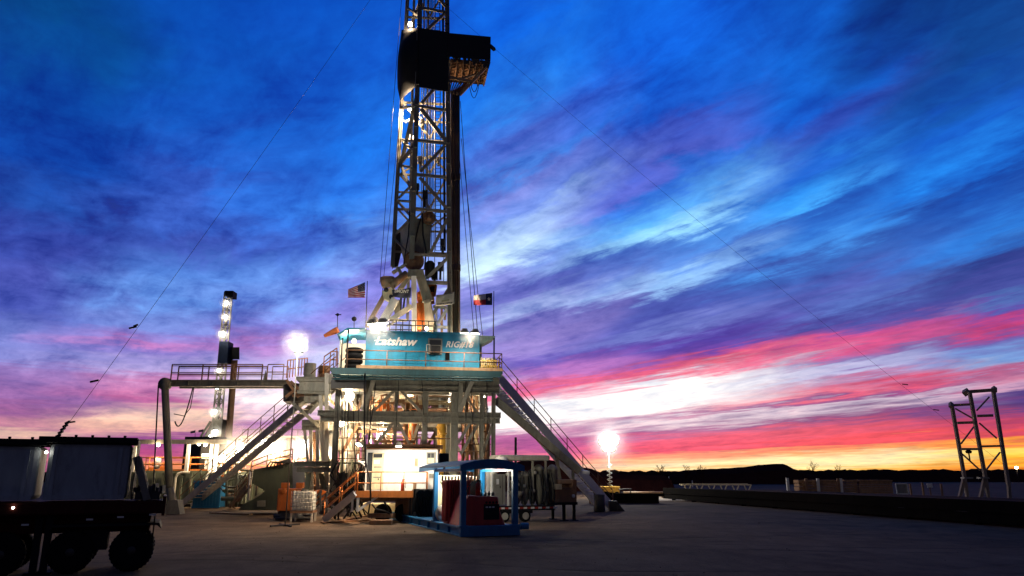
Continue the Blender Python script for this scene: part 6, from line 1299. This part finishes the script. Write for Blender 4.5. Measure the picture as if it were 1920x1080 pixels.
# ------------------------------------------------------------------ right side of the pad
# light tower beyond the stairs
def light_tower(label, u, vbase, vtop, Y, r, power, base=True, dens=.02):
    q = P(u, 893, Y); q.z = 0; zt = P(u, vtop, Y).z
    t = thing('light_tower', label, 'light tower', q)
    b = MB(); b.tube(q, (q.x, q.y, zt - r * .9), .07 if base else .035, .045 if base else .025, 8); b.build('mast', M['steel2' if base else 'leg'], t)
    if not base:
        b = MB()
        for k in range(4): b.bar(q + V((0, 0, .06)), q + V(((.7 if not base else 1.1) * math.cos(k * math.pi / 2 + .8), 1.1 * math.sin(k * math.pi / 2 + .8), .05)), .09, .08, Z)
        b.build('foot', M['dark'], t)
    if base:
        b = MB(); b.box(q + Z * .75, (2.2, 1.4, 1.0)); b.build('generator', M['yellow'], t, bevel=.06)
        for s in (-.7, .7):
            b = MB(); b.lathe(q + V((s, -.75, .32)), V((0, 1, 0)), [(.1, 0), (.3, .02), (.32, .1), (.3, .2), (.1, .2)], 16); b.build('wheel', M['black'], t)
        b = MB(); b.path([q + V((.3 * math.cos(k * .7), .3 * math.sin(k * .7), 1.3 + k * .055)) for k in range(46)], .04, 6); b.build('coil_cable', M['white'], t)
    hb = MB(); rr = r * .38; hb.bar((q.x - r * .6, q.y + .2, zt - r * .85), (q.x + r * .6, q.y + .2, zt - r * .85), .05, .05)
    spots_ = [(math.cos(k * math.pi / 3), math.sin(k * math.pi / 3)) for k in range(6)]
    for x, z in spots_:
        c = V((q.x + x * r * .6, q.y, zt + z * r * .6)); hb.lathe(c, V((0, -1, -.12)), [(rr * .4, -.3), (rr * .95, -.05), (rr, 0)], 18)
        lb = MB(); lb.lathe(c, V((0, -1, -.12)), [(rr * .6, .005), (rr * .55, .06), (rr * .3, .1), (.02, .11)], 18); lb.build('lens', M['lamp'], t)
    hb.build('lamp_head', M['cabinet'], t)
    light('lamp_light', V((q.x, q.y - .05, zt)), power, (1, .9, .74), t, None, None, r * .2); glare((q.x, q.y - .05, zt), r * 3., dens); return t
light_tower('tall light tower with a yellow base shining beyond the foot of the long stairway', 1143, 905, 829, 92, 1.35, 7500, True, .03)
light_tower('slim light mast before the left stairway with a cluster of blazing lamps', 541.5, 958, 647, 38.5, .42, 1300, False, .11)
# metal storage mats and a ground strip painted pale as if lit by the tower
b = MB(); p0, p1 = PZ(1090, 921), PZ(1262, 921); b.face([(p0.x, 78, .006), (p1.x, 78, .006), (p1.x + 8, 112, .006), (p0.x, 112, .006)]); tag(b.build('lit_ground_strip', mat('lamp_lit_ground', (.5, .44, .34), .9, scale=.6, streak=False)), kind='structure')
b = MB(); b.tube((P(1168, 893, 88).x, 88, .55), (P(1268, 893, 88).x, 88, .55), .16, n=10); 
for u in (1170, 1200, 1240): x = P(u, 893, 88).x; b.box((x, 88, .2), (.25, .3, .4))
tag(b.build('ground_pipe', M['tan']), 'long tan pipe lying on blocks across the lit ground by the light tower', 'pipe')
b = MB(); x0, x1 = P(1160, 893, 84).x, P(1183, 893, 84).x; b.bar((x0, 84, 1.0), (x1, 84, 1.05), .12, .8); 
for x in (x0 + .1, x1 - .1): b.bar((x, 84, 0), (x, 84, 1.), .12, .12)
tag(b.build('stand', M['dark']), 'small dark stand on the lit ground beyond the stair foot', 'stand')
b = MB(); 
for u in (1105, 1128): x = P(u, 893, 70).x; b.bar((x, 70, 0), (x, 70, 1.25), .16, .16)
x0, x1 = P(1101, 893, 70).x, P(1132, 893, 70).x; b.bar((x0, 70, 1.2), (x1, 70, 1.2), .14, .2); tag(b.build('sawhorse', M['wood']), 'wooden sawhorse in the gap under the long stairway', 'sawhorse')
# low pipe racks: a long dark bench loaded with drill pipe
RA = [PZ(1246, 937), PZ(1930, 992)]
e = (RA[1] - RA[0]); L = e.length; ang = math.degrees(math.atan2(e.y, e.x)); RK = Fr(RA[0], ang)
# behind the front edge
HR = P(1920, 943, RA[1].y).z * .96
pr = thing('pipe_rack', 'long low dark pipe rack running along the right side of the pad', 'pipe rack', RK.w(L / 2, 1, 0))
DEP = 9.
b = MB()
for i in range(9):
    a = L * (i + .3) / 9; b.fbox(RK, a, a + .3, .1, DEP, .45, HR - .28)
    for q in (.2, 3, 6, DEP - .4): b.fbox(RK, a + .03, a + .27, q, q + .3, .0, .449)
b.build('trestle', M['rackpaint'], pr)
b = MB(); b.fbox(RK, -.2, L + 6, -.05, .15, HR - .5, HR + .1); b.fbox(RK, -.2, L + 6, -.02, .12, .12, HR - .52); b.build('front_beam', M['rackpaint'], pr)
b = MB(); b.fbox(RK, 8, L + 6, .2, DEP * .8, HR - .02, HR + .0); b.build('bench_top', M['rackpaint'], pr)
for i in range(14):
    d = .42 + i * .3; b = MB(); o = rnd.uniform(-.5, .5); b.tube(RK.w(1.5 + o, d, HR - .13), RK.w(L + 5, d, HR - .13), .13, n=8)
    tag(b.build('casing_pipe', M['rackpaint']), 'long dark pipe lying in the row on the low rack', 'pipe', 'pipes lying on the low rack')
b = MB(); q0, q1 = PZ(1165, 944), PZ(1236, 944); b.fbox(Fr(q0, 0), 0, (q1 - q0).length, 0, 1.2, .02, .85); b.fbox(Fr(q0, 0), -.3, (q1 - q0).length + .5, -.1, -.004, .6, .9); b.prism([q0 + V((-2.6, 0, .02)), q0 + V((0, 0, .02)), q0 + V((0, 0, .85)), q0 + V((-2.4, 0, 1.2))], V((0, 1, 0)))
tag(b.build('catwalk_ramp', M['rackpaint']), 'low dark steel ramp between the stair foot and the pipe rack', 'ramp')
# trestle table with crossed legs
tt = thing('trestle_table', 'long wooden trestle table with crossed legs standing behind the dark pipe rack', 'trestle table', PZ(1340, 923))
Yt = 84.; x0, x1 = P(1278, 893, Yt).x, P(1407, 893, Yt).x; zt = P(1340, 909, Yt).z; zb = P(1340, 924, Yt).z
b = MB(); b.bar((x0, Yt, zt), (x1, Yt, zt), .14, .1); b.bar((x0, Yt + 1.2, zt + .05), (x1, Yt + 1.2, zt + .05), .14, .1); b.bar((x0, Yt + .6, zt - .02), (x1, Yt + .6, zt - .02), .05, 1.2); b.build('top', M['cream'], tt)
for i in range(6):
    x = x0 + .2 + (x1 - x0 - 1.0) * i / 5; b = MB(); b.bar((x, Yt - .1, zt), (x + .75, Yt + .4, 0), .11, .1); b.bar((x + .75, Yt - .15, zt), (x + .15, Yt + .3, 0), .11, .1); b.build('leg', M['cream'], tt)
b = MB(); x = P(1265, 893, Yt).x; rail(b, [V((x, Yt, 0)), V((x + .9, Yt, 0))], .95, .06, (), .9); rail(b, [V((x + 1., Yt + .3, 0)), V((x + 1.5, Yt + .3, 0))], .9, .06, (), .5); tag(b.build('small_rack', M['tan']), 'small tan rack at the near end of the trestle table', 'rack')
# lumber and pipe stacks behind, posts
YL = 76.
for k, (u0, u1, lab, n) in enumerate([(1513, 1530, 'short stack of boards between the white posts', 7), (1533, 1572, 'wide stack of tan boards framed by pale posts', 9), (1582, 1606, 'stack of boards right of the paired posts', 8), (1497, 1511, 'dark stack of boards behind the first post', 6), (1610, 1672, 'long unlit stack of boards right of the lit stacks', 9)]):
    x0, x1 = P(u0, 893, YL).x, P(u1, 893, YL).x; zt = P(u0, 898, YL).z; b = MB()
    for i in range(n):
        z = .1 + (zt - .15) * i / n; b.fbox(Fr((0, YL), 0), x0 + rnd.uniform(-.06, .06), x1 + rnd.uniform(-.06, .06), rnd.uniform(0, .06), 1.4, z, z + (zt - .15) / n * .82)
    tag(b.build('lumber_stack', M['lumber']), lab, 'lumber')
for u, v0, lab, m in [(1476, 896, 'tall pale post standing alone at the end of the lumber row', 'tote'), (1511, 897, 'thin brown post beside the short board stack', 'wood'), (1533, 897, 'pale post at the near end of the widest board stack', 'tote'), (1571, 897, 'brown post of the pair beside the widest board stack', 'wood'), (1576, 897, 'pale post of the pair beside the widest board stack', 'tote')]:
    b = MB(); q0 = P(u, v0, YL - .3); q1 = P(u + 2.2, 922, YL - .3); b.bar((q0.x, YL - .3, q0.z), (q1.x, YL - .3, 0.), .24, .2); tag(b.build('post', M[m]), lab, 'post')
sg = thing('grey_board', 'grey framed board leaning upright behind the pipe rack', 'board', P(1690, 925, 70))
b = MB(); f = [P(1679, 907, 70), P(1700, 907, 70), P(1703, 926, 70), P(1682, 926, 70)]; b.prism(f, V((0, .08, 0))); b.build('panel', M['cabinet'], sg)
b = MB()
for i in range(4): b.bar(f[i] - V((0, .05, 0)), f[(i + 1) % 4] - V((0, .05, 0)), .1, .06)
b.build('frame', M['tote'], sg)
for u, v0, lab, m in [(1706, 907, 'rusty post next to the grey framed board', 'wood'), (1729, 905, 'rusty post between the framed board and the small sign', 'wood'), (1764, 907, 'thin rusty post right of the small sign', 'wood')]:
    b = MB(); q0 = P(u, v0, 68); q1 = P(u + 3, 927, 68); b.bar((q0.x, 68, q0.z), (q1.x, 68, 0), .14, .12); tag(b.build('post', M[m]), lab, 'post')
sn = thing('small_sign', 'small pale blank sign on a stake behind the pipe rack', 'sign', P(1744, 928, 68)); b = MB(); b.prism([P(1738, 907, 68), P(1748, 906, 68), P(1749, 914, 68), P(1739, 914, 68)], V((0, .05, 0))); b.build('plate', M['tote'], sn); b = MB(); b.bar(P(1743, 914, 68.1), (P(1745, 914, 68.1).x, 68.1, 0), .08, .08); b.build('stake', M['wood'], sn)
# tall H-shaped steel stand
YH = 60.
hst = thing('steel_stand', 'tall weathered steel stand of three posts with cross bars on the right', 'steel stand', P(1850, 945, YH))
def hb_(name, u0, v0, u1, v1, Y0, Y1, w):
    b = MB(); q1 = P(u1, v1, Y1); q0 = P(u0, v0, Y0)
    if q1.z < .6: q1.z = 0.
    b.bar(q0, q1, w, w); return b.build(name, M['weathered'], hst)
LEGS = [((1784, 757), (1808, 893), YH + 1), ((1818, 735), (1847, 893), YH - .6), ((1862, 730), (1891, 910), YH)]
for (a, b_, Y) in LEGS: hb_('post', *a, *b_, Y, Y, .23)
for (u0, v0, u1, v1, Y) in [(1808, 893, 1794, 942, YH + 1), (1808, 893, 1815, 942, YH + 1), (1847, 893, 1833, 945, YH - .6), (1847, 893, 1855, 945, YH - .6), (1891, 905, 1893, 945, YH)]: hb_('foot', u0, v0, u1, v1, Y, Y - .01, .22)
for (u0, v0, u1, v1, w) in [(1783, 760, 1824, 758, .18), (1811, 735, 1866, 731, .26), (1795, 793, 1826, 792, .2), (1832, 780, 1862, 779, .2), (1802, 842, 1836, 842, .18), (1840, 837, 1876, 836, .16), (1812, 733, 1811, 738, .4), (1864, 727, 1864, 735, .3), (1783, 756, 1783, 763, .25)]: hb_('cross_bar', u0, v0, u1, v1, YH + .3, YH - .1, w)
for (u0, v0, u1, v1) in [(1791, 766, 1823, 784), (1826, 800, 1802, 832), (1831, 770, 1855, 744), (1836, 793, 1869, 822), (1804, 851, 1838, 882), (1875, 848, 1850, 880)]: hb_('brace', u0, v0, u1, v1, YH + .2, YH, .1)
b = MB(); c = P(1816, 846, YH); b.lathe(c - Z * .2, Z, [(.02, 0), (.2, .05), (.24, .2), (.1, .3)], 10); b.bar(c - Z * .2, c - Z * .8, .08, .08); b.build('hook', M['rackpaint'], hst)
for k, (u, v) in enumerate(((1813, 896), (1843, 896))):
    b = MB(); b.box(P(u, v, YH - .7), (.7, .5, .12)); b.build('step_plate', M['cabinet'], hst)
# small glints: poles far off under the ridge
for u, v0, Y, lab in [(1254, 893, 200, 'tiny pale post on the dark slope, highest of three'), (1213, 904, 200, 'tiny pale post on the dark slope near the light tower'), (1298, 901, 180, 'tiny pale post above the trestle table')]:
    b = MB(); q = P(u, v0, Y); b.bar((q.x, Y, 0), q, .22, .22); tag(b.build('marker_post', M['tote']), lab, 'post')
# far lamp on the horizon
t = thing('yard_lamp', 'tiny bright lamp on the horizon beside the tall steel stand', 'lamp', P(1906, 890, 320)); b = MB(); q = P(1906, 877, 290); b.tube((q.x, 290, 0), q, .12, n=6); b.build('pole', M['dark'], t); b = MB(); b.lathe(q, Z, [(.02, -.5), (.6, -.2), (.6, .3), (.02, .5)], 10); b.build('lens', M['lampw'], t)
# ------------------------------------------------------------------ lit lamps of the site
def aimed(p, q): return (V(q) - V(p))
# floodlights on the cabin roof, on arms reaching over the deck edge
pA = gp(708, 606, -2.4); floodlight('blazing floodlight on the cabin roof beside the flagpole', pA, (.1, .25, -.95), 900, .55, mount=gp(712, 618, .6), heads=2)
pB = gp(881, 624, -2.4); floodlight('smaller blazing floodlight on the cabin roof above the rig number', pB, (-.05, .25, -.95), 700, .5, mount=gp(884, 630, .6), heads=2)
# under the floor
def bulb(label, p, power, r=.16, color=(1, .7, .4), group=None, lens='lamp'):
    t = thing('lamp', label, 'lamp', p, group); b = MB(); b.lathe(p + Z * r, Z, [(r * .9, 0), (r * .6, r * .7), (r * .3, r * 1.1)], 12); b.build('cap', M['cabinet'], t); b = MB(); b.lathe(p - Z * r, Z, [(.02, 0), (r * .75, r * .35), (r, r), (r * .85, r * 1.7), (r * .6, r * 1.95)], 14); b.build('bulb', M[lens], t)
    light('lamp_light', p - Z * (r * 1.15) + V((0, -r * 1.2, 0)), power, color, t, None, None, .1); return t
bulb('bright lamp under the deck at the left bay of the frame', gp(655, 744, 1.6), 1000, .3)
bulb('bright lamp under the deck behind the right raking bracket', gp(849, 752, 3.5), 1000, .28)
bulb('hooded white lamp low on the frame beside the hanging hoses', gp(640, 793, 1.2), 420, .22)
bulb('lamp in the middle bay above the white cabin roof', gp(718, 808, 4.5), 800, .24)
bulb('lamp hung high inside the frame at the orange tank', gp(772, 738, 4.2), 800, .14)
bulb('lamp inside the far right bay below the deck', gp(905, 745, 3.4), 600, .14)
bulb('lamp at the foot of the frame behind the white cabin', gp(610, 845, 3.), 420, .16)
# white cabin and its porch
ph = H.w(1.9, -1.9, C1 + .15); floodlight('floodlight under the shelter plate shining down on the white cabin', ph, (0, .35, -.95), 560, .35, (1, .9, .74), 165)
ph2 = H.w(-.35, -.5, C1 + .25); floodlight('floodlight on the white cabin roof corner aimed down at the porch stairs', ph2, (-.4, -.4, -.8), 1500, .35, (1, .68, .42), 130, mount=H.w(0, .05, C1 + .06))
# under the canopy of the skid
bulb('lamp under the blue canopy near the cream panel', S.w(1.25, 3.75, zR + .02), 380, .14, (1, .92, .74)); 
# mast lamps
bulb('lamp inside the mast above the wind wall', gp(769, 46, 6.4), 250, .16); bulb('lamp inside the mast just below the wind wall', gp(768, 205, 6.8), 2000, .12); bulb('lamp inside the mast by the white brace', gp(776, 258, 7.), 800, .12)
bulb('lamp at the foot of the mast behind the cabin roof', gp(826, 640, 4.2), 950, .2); bulb('lamp low behind the black basket platform', gp(755, 640, 4.6), 750, .15)
pC = gp(690, 600, 3.6); bulb('lamp at the base of the white A-frame leg', gp(703, 612, 2.4), 900, .3); glare(gp(706, 605, -1.6), 1.7, .25); glare(gp(881, 621, -2.), 1.1, .25)
bulb('added lamp behind the rail of the black basket platform lighting the A-frame', gp(800, 616, 2.2), 700, .1)  # added lamp, hidden by the basket, to brighten the A-frame
bulb('lamp under the porch awning beside the turquoise cabin', gp(664, 640, .8), 300, .12)
# mud tank lamps
for k, (u, v, r, pw, lab) in enumerate([(297, 834, .22, 260, 'lamp under the long shed roof by the walkway leg'), (373, 833, .18, 160, 'small lamp under the shed roof, first of a pair'), (385, 834, .2, 200, 'small lamp under the shed roof, second of a pair'), (418, 858, .34, 400, 'star bright lamp behind the stairway handrail'), (450, 838, .6, 600, 'big blazing lamp above the tanks behind the stairway'), (495, 832, .5, 600, 'blazing lamp under the shorter shed roof, the largest'), (512, 836, .4, 300, 'blazing lamp under the shorter shed roof next to the largest'), (524, 846, .34, 300, 'blazing lamp lower beside the tan box'), (571, 833, .45, 500, 'blazing lamp against the rig frame posts'), (565, 856, .22, 200, 'lamp low against the rig frame posts')]):
    bulb(lab, P(u, v, MY - .4), pw * 1.2, min(.3, r * .65), (1, .74, .44))
    if r > .35: glare(P(u, v, MY - .6), 1.1 + r * 2.2, .35)
# far rig lamps
for k, (u, v, r, lab) in enumerate([(425, 568, .6, 'topmost lamp of the distant mast'), (423, 594, .6, 'second lamp down the distant mast'), (417, 626, .85, 'biggest lamp of the distant mast just above the blue wall'), (411, 695, .7, 'lamp of the distant mast just below the blue wall'), (407, 728, .5, 'lamp of the distant mast beneath the walkway beam'), (402, 772, .75, 'orange lit lamp low on the distant mast'), (404, 810, .7, 'lamp at the foot of the distant mast'), (395, 818, .5, 'lowest lamp at the foot of the distant mast')]):
    bulb(lab, P(u, v, FY - 1.2), 160, r * .55, (1, .8, .55))
    if r > .55: glare(P(u, v, FY - 1.4), 1.7, .55)
# tower lamp for the trailer and stairs at the right
sc.cycles.use_light_tree = True
